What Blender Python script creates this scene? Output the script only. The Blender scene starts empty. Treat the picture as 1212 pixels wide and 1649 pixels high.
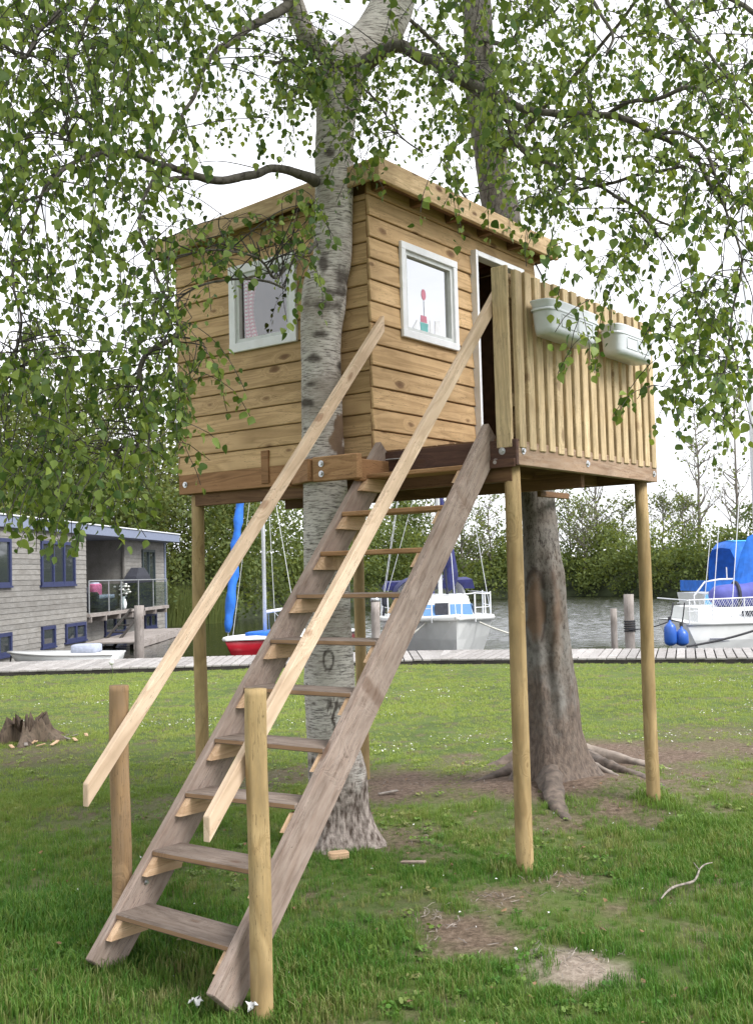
import bpy, bmesh, math, random
import numpy as np
from mathutils import Vector, Matrix, noise as mnoise

R = random.Random(7)
NR = np.random.default_rng(11)
scene = bpy.context.scene
COL = scene.collection
PI = math.pi

# ------------------------------------------------------------------ camera
FPX, PITCH, ROLL, EYE = 1776.56, math.radians(3.123), math.radians(1.527), 1.55
_fw = Vector((0, math.cos(PITCH), math.sin(PITCH)))
_up = Vector((0, -math.sin(PITCH), math.cos(PITCH)))
_rt = Vector((1, 0, 0))
RT = _rt * math.cos(ROLL) - _up * math.sin(ROLL)
UP = _up * math.cos(ROLL) + _rt * math.sin(ROLL)
cam_d = bpy.data.cameras.new('camera')
cam = bpy.data.objects.new('camera', cam_d)
COL.objects.link(cam)
m = Matrix((RT, UP, -_fw)).transposed().to_4x4()
m.translation = Vector((0, 0, EYE))
cam.matrix_world = m
cam_d.sensor_fit = 'VERTICAL'
cam_d.sensor_height = 24
cam_d.lens = 24 * FPX / 1649
cam_d.clip_end = 2000
cam_d.clip_start = 0.05
scene.camera = cam


def ray(x, y):
    return _fw + RT * ((x - 606) / FPX) - UP * ((y - 824.5) / FPX)


def at(x, y, Y):                       # the point at distance Y seen at (x, y) in the photograph
    d = ray(x, y)
    return Vector((0, 0, EYE)) + d * (Y / d.y)


def atz(x, y, z=0.0):                  # the point at height z seen at (x, y)
    d = ray(x, y)
    return Vector((0, 0, EYE)) + d * ((z - EYE) / d.z)


# ------------------------------------------------------------------ world, sun, exposure
SUN_EL, SUN_AZ = math.radians(47), math.radians(122)     # azimuth clockwise from +Y
world = bpy.data.worlds.new('World')
scene.world = world
world.use_nodes = True
wn, wl = world.node_tree.nodes, world.node_tree.links
wn.clear()
w_out = wn.new('ShaderNodeOutputWorld')
w_bg = wn.new('ShaderNodeBackground')
w_bg.inputs['Strength'].default_value = 0.1
sky = wn.new('ShaderNodeTexSky')
sky.sky_type = 'NISHITA'
sky.sun_disc = False
sky.sun_elevation = SUN_EL
sky.sun_rotation = SUN_AZ
tcw = wn.new('ShaderNodeTexCoord')
mpw = wn.new('ShaderNodeMapping')
mpw.inputs['Scale'].default_value = (1, 1, 2.2)
nzw = wn.new('ShaderNodeTexNoise')
nzw.inputs['Scale'].default_value = 2.6
nzw.inputs['Detail'].default_value = 5
rmw = wn.new('ShaderNodeMapRange')
rmw.inputs['From Min'].default_value = 0.30
rmw.inputs['From Max'].default_value = 0.52
rmw.inputs['To Min'].default_value = 0.62
rmw.inputs['To Max'].default_value = 1.0
mxw = wn.new('ShaderNodeMixRGB')
mxw.inputs['Color2'].default_value = (13.3, 13.5, 14.1, 1)
wl.new(tcw.outputs['Generated'], mpw.inputs['Vector'])
wl.new(mpw.outputs['Vector'], nzw.inputs['Vector'])
wl.new(nzw.outputs['Fac'], rmw.inputs['Value'])
wl.new(rmw.outputs['Result'], mxw.inputs['Fac'])
wl.new(sky.outputs['Color'], mxw.inputs['Color1'])
wl.new(mxw.outputs['Color'], w_bg.inputs['Color'])
wl.new(w_bg.outputs['Background'], w_out.inputs['Surface'])

sun_d = bpy.data.lights.new('sun', 'SUN')
sun_d.energy = 4.0
sun_d.angle = math.radians(25)
sun_d.color = (1.0, 0.975, 0.945)
sun = bpy.data.objects.new('sun', sun_d)
COL.objects.link(sun)
sdir = Vector((math.sin(SUN_AZ) * math.cos(SUN_EL), math.cos(SUN_AZ) * math.cos(SUN_EL), math.sin(SUN_EL)))
sun.rotation_euler = sdir.to_track_quat('Z', 'Y').to_euler()
sun.location = (20, -20, 30)

vs = scene.view_settings
vs.view_transform = 'Standard'
vs.look = 'None'
vs.gamma = 1
vs.use_curve_mapping = False
scene.render.filter_size = 1.1
vs.exposure = 0.38


# ------------------------------------------------------------------ helpers
def link(o, parent=None):
    COL.objects.link(o)
    if parent is not None:
        o.parent = parent
    return o


def tag(o, label=None, cat=None, group=None, kind=None):
    if label: o['label'] = label
    if cat: o['category'] = cat
    if group: o['group'] = group
    if kind: o['kind'] = kind
    return o


def thing(name, label, cat, loc=(0, 0, 0), rotz=0.0, group=None):
    o = bpy.data.objects.new(name, None)
    o.empty_display_size = 0.1
    link(o)
    o.location = loc
    o.rotation_euler = (0, 0, rotz)
    return tag(o, label, cat, group)


def mesh_of(name, verts, faces, mat, smooth=False):
    me = bpy.data.meshes.new(name)
    me.from_pydata([tuple(v) for v in verts], [], faces)
    me.update()
    if mat: me.materials.append(mat)
    if smooth:
        me.polygons.foreach_set('use_smooth', np.ones(len(me.polygons), bool))
    return me


def np_mesh(name, V, F, mat, smooth=False, attrs=None):
    """V (n,3), F (k,3|4) arrays -> mesh, attrs = {name: per-vertex float}"""
    me = bpy.data.meshes.new(name)
    V = np.asarray(V, np.float32); F = np.asarray(F, np.int32)
    k, s = F.shape
    me.vertices.add(len(V)); me.vertices.foreach_set('co', V.ravel())
    me.loops.add(k * s); me.loops.foreach_set('vertex_index', F.ravel())
    me.polygons.add(k)
    me.polygons.foreach_set('loop_start', np.arange(0, k * s, s, dtype=np.int32))
    me.polygons.foreach_set('loop_total', np.full(k, s, np.int32))
    if smooth: me.polygons.foreach_set('use_smooth', np.ones(k, bool))
    for nm, arr in (attrs or {}).items():
        a = me.attributes.new(nm, 'FLOAT', 'POINT')
        a.data.foreach_set('value', np.asarray(arr, np.float32))
    me.update(calc_edges=True)
    if mat: me.materials.append(mat)
    return me


def obj(name, me, parent=None, M=None, label=None, kind=None):
    o = bpy.data.objects.new(name, me)
    link(o, parent)
    if M is not None: o.matrix_basis = M
    if label: o['label'] = label
    if kind: o['kind'] = kind
    return o


_boxes = {}


def box_mesh(name, lx, ly, lz, mat, bev=0.003):
    key = (name, round(lx, 4), round(ly, 4), round(lz, 4), mat.name, bev)
    if key not in _boxes:
        bm = bmesh.new()
        bmesh.ops.create_cube(bm, size=1)
        for v in bm.verts: v.co = Vector((v.co.x * lx, v.co.y * ly, v.co.z * lz))
        b = min(bev, 0.3 * min(lx, ly, lz))
        if b > 0: bmesh.ops.bevel(bm, geom=bm.edges[:], offset=b, segments=1, affect='EDGES')
        me = bpy.data.meshes.new(name); bm.to_mesh(me); bm.free()
        me.materials.append(mat)
        _boxes[key] = me
    return _boxes[key]


def frame(p0, p1, nrm):
    p0, p1, nrm = Vector(p0), Vector(p1), Vector(nrm)
    x = (p1 - p0).normalized()
    z = (nrm - x * nrm.dot(x)).normalized()
    y = z.cross(x)
    M = Matrix((x, y, z)).transposed().to_4x4()
    M.translation = (p0 + p1) / 2
    return M


def board(name, parent, p0, p1, wid, thk, mat, nrm=(0, 0, 1), bev=0.003, label=None):
    """a length of timber from p0 to p1 (centre line), thk measured along nrm"""
    L = (Vector(p1) - Vector(p0)).length
    return obj(name, box_mesh(name, L, wid, thk, mat, bev), parent, frame(p0, p1, nrm), label)


def smooth_path(P, Rd, n):
    """Catmull-Rom through points with radii -> n samples per span"""
    P = [Vector(p) for p in P]
    out, ro = [], []
    for i in range(len(P) - 1):
        a, b, c, d = P[max(i - 1, 0)], P[i], P[i + 1], P[min(i + 2, len(P) - 1)]
        for k in range(n):
            t = k / n
            out.append(0.5 * ((2 * b) + (c - a) * t + (2 * a - 5 * b + 4 * c - d) * t * t + (3 * b - a - 3 * c + d) * t ** 3))
            ro.append(Rd[i] * (1 - t) + Rd[i + 1] * t)
    out.append(P[-1]); ro.append(Rd[-1])
    return out, ro


def tube_geo(P, Rd, segs=6, fn=None, v0=0, cap=True):
    verts, faces = [], []
    P = [Vector(p) for p in P]
    n = len(P)
    t = (P[1] - P[0]).normalized()
    ref = Vector((1, 0, 0)) if abs(t.x) < 0.8 else Vector((0, 1, 0))
    nx = (ref - t * ref.dot(t)).normalized()
    for i in range(n):
        t = (P[min(i + 1, n - 1)] - P[max(i - 1, 0)])
        if t.length < 1e-9: t = Vector((0, 0, 1))
        t.normalize()
        nx = (nx - t * nx.dot(t))
        if nx.length < 1e-6: nx = t.orthogonal()
        nx.normalize()
        ny = t.cross(nx)
        for s in range(segs):
            a = 2 * PI * s / segs
            d = nx * math.cos(a) + ny * math.sin(a)
            r = Rd[i] * (1.0 if fn is None else fn(P[i], d, a, i / (n - 1)))
            verts.append(P[i] + d * r)
    for i in range(n - 1):
        for s in range(segs):
            q = (s + 1) % segs
            faces.append((v0 + i * segs + s, v0 + i * segs + q, v0 + (i + 1) * segs + q, v0 + (i + 1) * segs + s))
    if cap:
        faces.append(tuple(v0 + s for s in reversed(range(segs))))
        faces.append(tuple(v0 + (n - 1) * segs + s for s in range(segs)))
    return verts, faces


class Geo:
    def __init__(s): s.v, s.f = [], []

    def tube(s, P, Rd, segs=6, fn=None, cap=True):
        if not hasattr(Rd, '__len__'): Rd = [Rd] * len(P)
        v, f = tube_geo(P, Rd, segs, fn, len(s.v), cap)
        s.v += v; s.f += f
        return s

    def box(s, c, d, M=None):
        k = len(s.v)
        for x in (-.5, .5):
            for y in (-.5, .5):
                for z in (-.5, .5):
                    p = Vector((c[0] + x * d[0], c[1] + y * d[1], c[2] + z * d[2]))
                    s.v.append(M @ p if M else p)
        for q in ((0, 1, 3, 2), (4, 6, 7, 5), (0, 4, 5, 1), (2, 3, 7, 6), (0, 2, 6, 4), (1, 5, 7, 3)):
            s.f.append(tuple(k + i for i in q))
        return s

    def loft(s, rings, close=True, caps=True):
        k = len(s.v); n = len(rings[0])
        for r in rings: s.v += [Vector(p) for p in r]
        for i in range(len(rings) - 1):
            for j in range(n if close else n - 1):
                q = (j + 1) % n
                s.f.append((k + i * n + j, k + i * n + q, k + (i + 1) * n + q, k + (i + 1) * n + j))
        if caps:
            s.f.append(tuple(k + j for j in reversed(range(n))))
            s.f.append(tuple(k + (len(rings) - 1) * n + j for j in range(n)))
        return s

    def poly(s, pts):
        k = len(s.v); s.v += [Vector(p) for p in pts]; s.f.append(tuple(range(k, k + len(pts)))); return s

    def build(s, name, mat, parent=None, smooth=False, M=None, label=None, kind=None):
        return obj(name, mesh_of(name, s.v, s.f, mat, smooth), parent, M, label, kind)


# ------------------------------------------------------------------ materials
def new_mat(name):
    mt = bpy.data.materials.new(name); mt.use_nodes = True
    n, l = mt.node_tree.nodes, mt.node_tree.links
    b = n['Principled BSDF']
    return mt, n, l, b


def c4(c): return (c[0], c[1], c[2], 1)


def ramp(n, stops, interp='LINEAR'):
    r = n.new('ShaderNodeValToRGB'); e = r.color_ramp; e.interpolation = interp
    while len(e.elements) < len(stops): e.elements.new(0.5)
    for el, (p, c) in zip(e.elements, stops):
        el.position = p; el.color = c4(c) if len(c) == 3 else c
    return r


def obj_coords(n, l, scale, rnd=41.0):
    tc = n.new('ShaderNodeTexCoord'); oi = n.new('ShaderNodeObjectInfo')
    mul = n.new('ShaderNodeVectorMath'); mul.operation = 'SCALE'; mul.inputs[0].default_value = (rnd, rnd * 1.7, rnd * .6)
    l.new(oi.outputs['Random'], mul.inputs['Scale'])
    add = n.new('ShaderNodeVectorMath'); add.operation = 'ADD'
    l.new(tc.outputs['Object'], add.inputs[0]); l.new(mul.outputs[0], add.inputs[1])
    mp = n.new('ShaderNodeMapping'); mp.inputs['Scale'].default_value = scale
    l.new(add.outputs[0], mp.inputs['Vector'])
    return mp, oi, add


def math_node(n, l, op, a, b=None, clamp=False):
    x = n.new('ShaderNodeMath'); x.operation = op; x.use_clamp = clamp
    for i, v in enumerate((a, b)):
        if v is None: continue
        if isinstance(v, (int, float)): x.inputs[i].default_value = v
        else: l.new(v, x.inputs[i])
    return x.outputs[0]


def mix(n, l, fac, a, b, mode='MIX'):
    x = n.new('ShaderNodeMixRGB'); x.blend_type = mode
    for key, v in (('Fac', fac), ('Color1', a), ('Color2', b)):
        if isinstance(v, (int, float)): x.inputs[key].default_value = v
        elif isinstance(v, tuple): x.inputs[key].default_value = c4(v)
        else: l.new(v, x.inputs[key])
    return x.outputs['Color']


def wood(name, light, dark, knots=0.55, rough=0.75, weather=None, vary=0.16, ring=10, knotcol=(0.10, 0.045, 0.02), spec=0.25, wamt=.5, sat=1.0, edge=None):
    """timber whose grain runs along the piece's own x axis"""
    mt, n, l, b = new_mat(name)
    mp, oi, raw = obj_coords(n, l, (0.9, ring, ring))
    # knots
    mk_ = n.new('ShaderNodeMapping'); mk_.inputs['Scale'].default_value = (2.7, 6.0, .35); l.new(raw.outputs[0], mk_.inputs['Vector'])
    vo = n.new('ShaderNodeTexVoronoi'); vo.voronoi_dimensions = '2D'; vo.inputs['Scale'].default_value = 1.0; l.new(mk_.outputs[0], vo.inputs['Vector'])
    nzk = n.new('ShaderNodeTexNoise'); nzk.inputs['Scale'].default_value = 6; l.new(mk_.outputs[0], nzk.inputs['Vector'])
    spk = n.new('ShaderNodeSeparateColor'); l.new(vo.outputs['Color'], spk.inputs[0])
    dist = math_node(n, l, 'ADD', vo.outputs['Distance'], math_node(n, l, 'MULTIPLY', math_node(n, l, 'SUBTRACT', nzk.outputs['Fac'], .5), .12))
    dist = math_node(n, l, 'ADD', math_node(n, l, 'SUBTRACT', dist, math_node(n, l, 'MULTIPLY', math_node(n, l, 'SUBTRACT', spk.outputs[1], .55), .09)), math_node(n, l, 'MULTIPLY', math_node(n, l, 'GREATER_THAN', spk.outputs[0], .40), .6))
    kr = ramp(n, [(0.0, (1, 1, 1)), (0.045 + knots * .05, (.75, .75, .75)), (0.08 + knots * .08, (0, 0, 0))]); l.new(dist, kr.inputs['Fac'])
    halo = ramp(n, [(0.0, (1, 1, 1)), (0.28, (0, 0, 0))]); l.new(dist, halo.inputs['Fac'])
    # grain with swirl round the knots
    sw = n.new('ShaderNodeVectorMath'); sw.operation = 'ADD'; l.new(mp.outputs[0], sw.inputs[0])
    hs = n.new('ShaderNodeVectorMath'); hs.operation = 'SCALE'; hs.inputs[0].default_value = (0, 1.6, 1.6); l.new(halo.outputs['Color'], hs.inputs['Scale']); l.new(hs.outputs[0], sw.inputs[1])
    n1 = n.new('ShaderNodeTexNoise'); n1.inputs['Scale'].default_value = 1.0; n1.inputs['Detail'].default_value = 3; n1.inputs['Distortion'].default_value = .5; l.new(sw.outputs[0], n1.inputs['Vector'])
    wv = math_node(n, l, 'FRACT', math_node(n, l, 'MULTIPLY', n1.outputs['Fac'], 7.0))
    wr = ramp(n, [(0, (0, 0, 0)), (.75, (1, 1, 1)), (1, (0, 0, 0))]); l.new(wv, wr.inputs['Fac'])
    mf = n.new('ShaderNodeMapping'); mf.inputs['Scale'].default_value = (5, 160, 160); l.new(raw.outputs[0], mf.inputs['Vector'])
    n2 = n.new('ShaderNodeTexNoise'); n2.inputs['Detail'].default_value = 2; l.new(mf.outputs[0], n2.inputs['Vector'])
    g = math_node(n, l, 'ADD', math_node(n, l, 'MULTIPLY', wr.outputs['Color'], .5), math_node(n, l, 'MULTIPLY', n2.outputs['Fac'], .55))
    gr = ramp(n, [(0.12, tuple(min(1, c * 1.06) for c in light)), (0.55, tuple((a + c) / 2 for a, c in zip(light, dark))), (0.95, tuple(c * .82 for c in dark))]); l.new(g, gr.inputs['Fac'])
    colr = gr.outputs['Color']
    if weather:
        mw = n.new('ShaderNodeMapping'); mw.inputs['Scale'].default_value = (1.6, 9, 9); l.new(raw.outputs[0], mw.inputs['Vector'])
        nw = n.new('ShaderNodeTexNoise'); nw.inputs['Detail'].default_value = 6; nw.inputs['Roughness'].default_value = .7; l.new(mw.outputs[0], nw.inputs['Vector'])
        rw = ramp(n, [(.5 - wamt * .35, (0, 0, 0)), (.5 + (1 - wamt) * .45, (1, 1, 1))]); l.new(nw.outputs['Fac'], rw.inputs['Fac'])
        colr = mix(n, l, rw.outputs['Color'], colr, weather)
    colr = mix(n, l, math_node(n, l, 'MULTIPLY', kr.outputs['Color'], min(1, knots * 1.7)), colr, knotcol)
    nb_ = n.new('ShaderNodeTexNoise'); nb_.inputs['Scale'].default_value = 3.2; nb_.inputs['Detail'].default_value = 4; l.new(raw.outputs[0], nb_.inputs['Vector'])
    rb_ = ramp(n, [(.3, (.78, .76, .74)), (.7, (1.12, 1.12, 1.12))]); l.new(nb_.outputs['Fac'], rb_.inputs['Fac'])
    colr = mix(n, l, 1.0, colr, rb_.outputs['Color'], 'MULTIPLY')
    mc = n.new('ShaderNodeMapping'); mc.inputs['Scale'].default_value = (1.1, 26, 26); l.new(raw.outputs[0], mc.inputs['Vector'])
    nc = n.new('ShaderNodeTexNoise'); nc.inputs['Detail'].default_value = 2; l.new(mc.outputs[0], nc.inputs['Vector'])
    cm = math_node(n, l, 'LESS_THAN', math_node(n, l, 'ABSOLUTE', math_node(n, l, 'SUBTRACT', nc.outputs['Fac'], .5)), .009)
    cm = math_node(n, l, 'MULTIPLY', cm, math_node(n, l, 'GREATER_THAN', nb_.outputs['Fac'], .52))
    colr = mix(n, l, math_node(n, l, 'MULTIPLY', cm, .7), colr, tuple(c * .3 for c in dark))
    if edge:      # sawn edges keep a fresher colour than the weathered faces
        tce = n.new('ShaderNodeTexCoord'); spe = n.new('ShaderNodeSeparateXYZ'); l.new(tce.outputs['Normal'], spe.inputs[0])
        ab = math_node(n, l, 'GREATER_THAN', math_node(n, l, 'ABSOLUTE', spe.outputs[1]), .8)
        colr = mix(n, l, math_node(n, l, 'MULTIPLY', ab, .85), colr, mix(n, l, g, edge, tuple(c * .55 for c in edge)))
    hsv = n.new('ShaderNodeHueSaturation'); l.new(colr, hsv.inputs['Color'])
    rv = n.new('ShaderNodeMapRange'); rv.inputs['To Min'].default_value = 1 - vary; rv.inputs['To Max'].default_value = 1 + vary; l.new(oi.outputs['Random'], rv.inputs['Value'])
    l.new(rv.outputs['Result'], hsv.inputs['Value']); hsv.inputs['Saturation'].default_value = sat
    l.new(hsv.outputs['Color'], b.inputs['Base Color'])
    b.inputs['Roughness'].default_value = rough
    b.inputs['Specular IOR Level'].default_value = spec
    bp = n.new('ShaderNodeBump'); bp.inputs['Strength'].default_value = .35; bp.inputs['Distance'].default_value = .002
    l.new(g, bp.inputs['Height']); l.new(bp.outputs['Normal'], b.inputs['Normal'])
    return mt


def plain(name, col, rough=0.5, metal=0.0, var=0.08, nscale=18, bump=0.0, spec=.5, dirt=None, damt=.3):
    mt, n, l, b = new_mat(name)
    mp, oi, raw = obj_coords(n, l, (1, 1, 1))
    nz = n.new('ShaderNodeTexNoise'); nz.inputs['Scale'].default_value = nscale; nz.inputs['Detail'].default_value = 5; l.new(mp.outputs[0], nz.inputs['Vector'])
    lo = tuple(c * (1 - var * 2) for c in col); hi = tuple(min(1, c * (1 + var)) for c in col)
    r = ramp(n, [(.3, lo), (.7, hi)]); l.new(nz.outputs['Fac'], r.inputs['Fac'])
    colr = r.outputs['Color']
    if dirt:
        n2 = n.new('ShaderNodeTexNoise'); n2.inputs['Scale'].default_value = nscale * .35; n2.inputs['Detail'].default_value = 8; n2.inputs['Roughness'].default_value = .75; l.new(mp.outputs[0], n2.inputs['Vector'])
        r2 = ramp(n, [(.5, (0, 0, 0)), (.75, (damt, damt, damt))]); l.new(n2.outputs['Fac'], r2.inputs['Fac'])
        colr = mix(n, l, r2.outputs['Color'], colr, dirt)
    l.new(colr, b.inputs['Base Color'])
    b.inputs['Roughness'].default_value = rough; b.inputs['Metallic'].default_value = metal; b.inputs['Specular IOR Level'].default_value = spec
    if bump:
        bp = n.new('ShaderNodeBump'); bp.inputs['Strength'].default_value = bump; bp.inputs['Distance'].default_value = .01
        l.new(nz.outputs['Fac'], bp.inputs['Height']); l.new(bp.outputs['Normal'], b.inputs['Normal'])
    return mt


def glass_mat(name, tint=(.9, .93, .95), refl=.2, rough=.02):
    mt, n, l, b = new_mat(name)
    n.remove(b)
    tr = n.new('ShaderNodeBsdfTransparent'); tr.inputs['Color'].default_value = c4(tint)
    gl = n.new('ShaderNodeBsdfGlossy'); gl.inputs['Roughness'].default_value = rough
    lw = n.new('ShaderNodeLayerWeight'); lw.inputs['Blend'].default_value = .5
    f = math_node(n, l, 'ADD', math_node(n, l, 'MULTIPLY', math_node(n, l, 'POWER', lw.outputs['Facing'], 4.0), .9), refl, True)
    mx = n.new('ShaderNodeMixShader'); l.new(f, mx.inputs[0]); l.new(tr.outputs[0], mx.inputs[1]); l.new(gl.outputs[0], mx.inputs[2])
    l.new(mx.outputs[0], n['Material Output'].inputs['Surface'])
    return mt


def leaf_mat(name, a, b_, trans=0.45, rough=0.5, attr='tint', use_obj=False, spec=.35):
    mt, n, l, b = new_mat(name)
    if use_obj:
        oi = n.new('ShaderNodeObjectInfo'); src = oi.outputs['Random']
    else:
        an = n.new('ShaderNodeAttribute'); an.attribute_name = attr; src = an.outputs['Fac']
    r = ramp(n, [(0, a), (.55, tuple((x + y) / 2 for x, y in zip(a, b_))), (1, b_)]); l.new(src, r.inputs['Fac'])
    l.new(r.outputs['Color'], b.inputs['Base Color']); b.inputs['Roughness'].default_value = rough; b.inputs['Specular IOR Level'].default_value = spec
    tl = n.new('ShaderNodeBsdfTranslucent')
    tcol = mix(n, l, 1.0, r.outputs['Color'], (1.1, .98, .45), 'MULTIPLY'); l.new(tcol, tl.inputs['Color'])
    mx = n.new('ShaderNodeMixShader'); mx.inputs[0].default_value = trans
    l.new(b.outputs[0], mx.inputs[1]); l.new(tl.outputs[0], mx.inputs[2]); l.new(mx.outputs[0], n['Material Output'].inputs['Surface'])
    return mt


M_SIDING = wood('siding_timber', (.61, .425, .24), (.45, .295, .145), knots=.5, vary=.10, knotcol=(.13, .06, .028))
M_SLAT = wood('slat_timber', (.62, .485, .30), (.45, .335, .19), knots=.35, vary=.12, weather=(.32, .25, .16), wamt=.2)
M_FASCIA = wood('fascia_timber', (.64, .48, .30), (.49, .345, .19), knots=.6, vary=.06, weather=(.30, .19, .10), wamt=.2)
M_POST = wood('round_post_timber', (.43, .315, .16), (.30, .205, .09), knots=.2, vary=.07, ring=5, weather=(.25, .19, .10), wamt=.25)
M_RAIL = wood('handrail_timber', (.70, .55, .41), (.59, .43, .295), knots=.35, vary=.05, ring=7, knotcol=(.22, .09, .035))
M_CLEAT = wood('cleat_timber', (.63, .45, .30), (.50, .32, .19), knots=.2, vary=.10)
M_STRINGER = wood('weathered_plank', (.30, .225, .185), (.155, .11, .088), knots=.35, vary=.05, weather=(.37, .305, .265), wamt=.5, rough=.85)
M_TREAD = wood('tread_timber', (.215, .165, .135), (.11, .08, .065), knots=.35, vary=.14, weather=(.27, .225, .195), wamt=.5, rough=.8, edge=(.40, .24, .13))
M_POSTB = wood('brown_post_timber', (.36, .24, .13), (.24, .15, .075), knots=.2, vary=.05, ring=5, weather=(.24, .17, .11), wamt=.3)
M_DARKBEAM = wood('dark_beam_timber', (.15, .08, .056), (.075, .04, .03), knots=.3, vary=.10, weather=(.07, .04, .035), wamt=.4, rough=.7)
M_BROWNBEAM = wood('brown_beam_timber', (.36, .20, .10), (.24, .125, .058), knots=.35, vary=.08)
M_GREYBEAM = wood('deck_edge_timber', (.33, .225, .15), (.22, .135, .085), knots=.35, vary=.06, weather=(.38, .29, .22), wamt=.4)
M_COLLAR = wood('collar_timber', (.40, .24, .125), (.28, .15, .07), knots=.35, vary=.08)
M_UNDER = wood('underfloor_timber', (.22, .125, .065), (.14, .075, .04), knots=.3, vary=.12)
M_DOCK = wood('jetty_timber', (.33, .315, .305), (.20, .185, .175), knots=.1, vary=.16, weather=(.40, .385, .375), wamt=.5, rough=.8, ring=16)
M_DOCKEDGE = wood('jetty_edge_timber', (.05, .045, .04), (.025, .022, .02), knots=.1, vary=.1)
M_PILE = wood('mooring_timber', (.30, .27, .25), (.15, .125, .115), knots=.2, vary=.1, weather=(.34, .31, .29), wamt=.5, rough=.85)
M_BOATSIDING = wood('grey_cladding', (.285, .28, .265), (.19, .185, .175), knots=.1, vary=.12, weather=(.225, .21, .19), wamt=.4, rough=.85)
M_WHITE = plain('white_paint', (.78, .79, .82), .45, var=.03, dirt=(.5, .47, .42), damt=.25)
M_SASH = plain('sash_paint', (.62, .64, .64), .5, var=.05)
M_ZINC = plain('planter_enamel', (.60, .63, .66), .38, var=.04, nscale=9, dirt=(.32, .34, .33), damt=.35)
M_STEEL = plain('galvanised_steel', (.55, .56, .57), .35, metal=.9, var=.15)
M_RAILMETAL = plain('brushed_rail_metal', (.30, .31, .32), .45, metal=.4, var=.1)
M_ALU = plain('pale_alloy', (.72, .73, .75), .4, metal=.2, var=.05)
M_GLASS = glass_mat('window_glass', refl=.19)
M_GLASSR = glass_mat('coated_window_glass', refl=.74)
M_GLASS2 = glass_mat('clear_panel', (.86, .9, .9), .05)
M_BLUEF = plain('blue_frame_paint', (.022, .03, .095), .5, var=.1)
M_DARKF = plain('dark_frame_paint', (.03, .045, .05), .5, var=.1)
M_ROOFEDGE = plain('roof_edge_metal', (.19, .22, .31), .5, var=.05)
M_ROOFTOP = plain('roof_cap', (.75, .77, .8), .5, var=.05)
M_ROOFDECK = plain('roof_felt', (.05, .05, .055), .9, var=.2)
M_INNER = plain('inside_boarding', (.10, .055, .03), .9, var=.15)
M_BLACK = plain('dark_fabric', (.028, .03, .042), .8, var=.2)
M_PINK = plain('pink_cloth', (.62, .16, .32), .8, var=.1)
M_GREYCLOTH = plain('grey_cloth', (.33, .36, .45), .85, var=.1)
M_GEL = plain('white_gelcoat', (.76, .77, .76), .28, var=.03, nscale=4, dirt=(.5, .49, .44), damt=.3)
M_GELGREY = plain('grey_gelcoat', (.52, .53, .52), .35, var=.04, nscale=4)
M_RED = plain('red_gelcoat', (.42, .012, .025), .3, var=.05)
M_BLUESAIL = plain('blue_canvas', (.012, .135, .55), .75, var=.14, nscale=7, bump=.4)
M_BLUESAIL2 = plain('turquoise_canvas', (.02, .33, .62), .75, var=.12, nscale=7)
M_NAVY = plain('navy_canvas', (.018, .022, .11), .8, var=.2, nscale=7, bump=.3)
M_PURPLE = plain('indigo_canvas', (.085, .095, .36), .7, var=.12, nscale=6, bump=.3)
M_STRIPE = plain('light_blue_paint', (.075, .19, .42), .35, var=.05)
M_FENDER = plain('blue_fender_vinyl', (.022, .10, .42), .35, var=.06, nscale=5)
M_ROPE = plain('dark_rope', (.035, .035, .04), .9, var=.2)
M_ROPEL = plain('pale_rope', (.5, .49, .44), .9, var=.1)
M_NET = plain('rail_netting', (.62, .64, .68), .8, var=.05)
M_PAPER = plain('pale_paper', (.66, .66, .66), .8, var=.12, nscale=60)
M_TERRA = plain('pink_print', (.62, .22, .30), .6, var=.05)
M_TEAL = plain('teal_print', (.16, .46, .45), .6, var=.05)
M_SLATE = plain('print_line', (.16, .17, .22), .6, var=.05)
M_PETAL = plain('white_petal', (.66, .66, .62), .6, var=.03)
M_LEAF = leaf_mat('birch_leaf', (.045, .10, .02), (.27, .36, .08), .42)
M_LEAFO = leaf_mat('birch_leaf_near', (.05, .11, .022), (.28, .37, .085), .42, use_obj=True)
M_BUSH = leaf_mat('thicket_leaf', (.075, .115, .038), (.225, .275, .09), .5, spec=.15)
M_BUSHL = leaf_mat('thicket_leaf_left', (.07, .105, .032), (.23, .26, .085), .4, spec=.15)
M_TWIG = plain('twig_bark', (.045, .038, .034), .85, var=.25)
M_PALETWIG = plain('pale_twig_bark', (.20, .18, .155), .9, var=.25)
M_DEADWOOD = plain('dead_wood', (.27, .235, .205), .9, var=.3, nscale=30)


def gingham():
    mt, n, l, b = new_mat('gingham_cloth')
    tc = n.new('ShaderNodeTexCoord')
    sp = n.new('ShaderNodeSeparateXYZ'); l.new(tc.outputs['UV'], sp.inputs[0])
    fx = math_node(n, l, 'GREATER_THAN', math_node(n, l, 'FRACT', math_node(n, l, 'MULTIPLY', sp.outputs[0], 9.0)), .5)
    fy = math_node(n, l, 'GREATER_THAN', math_node(n, l, 'FRACT', math_node(n, l, 'MULTIPLY', sp.outputs[1], 22.0)), .5)
    s = math_node(n, l, 'MULTIPLY', math_node(n, l, 'ADD', fx, fy), .5)
    r = ramp(n, [(0, (.85, .78, .78)), (.5, (.62, .12, .18)), (1, (.45, .02, .07))], 'CONSTANT'); r.color_ramp.elements[1].position = .4; r.color_ramp.elements[2].position = .9
    l.new(s, r.inputs['Fac']); l.new(r.outputs['Color'], b.inputs['Base Color']); b.inputs['Roughness'].default_value = .9
    return mt


M_GINGHAM = gingham()


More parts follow.
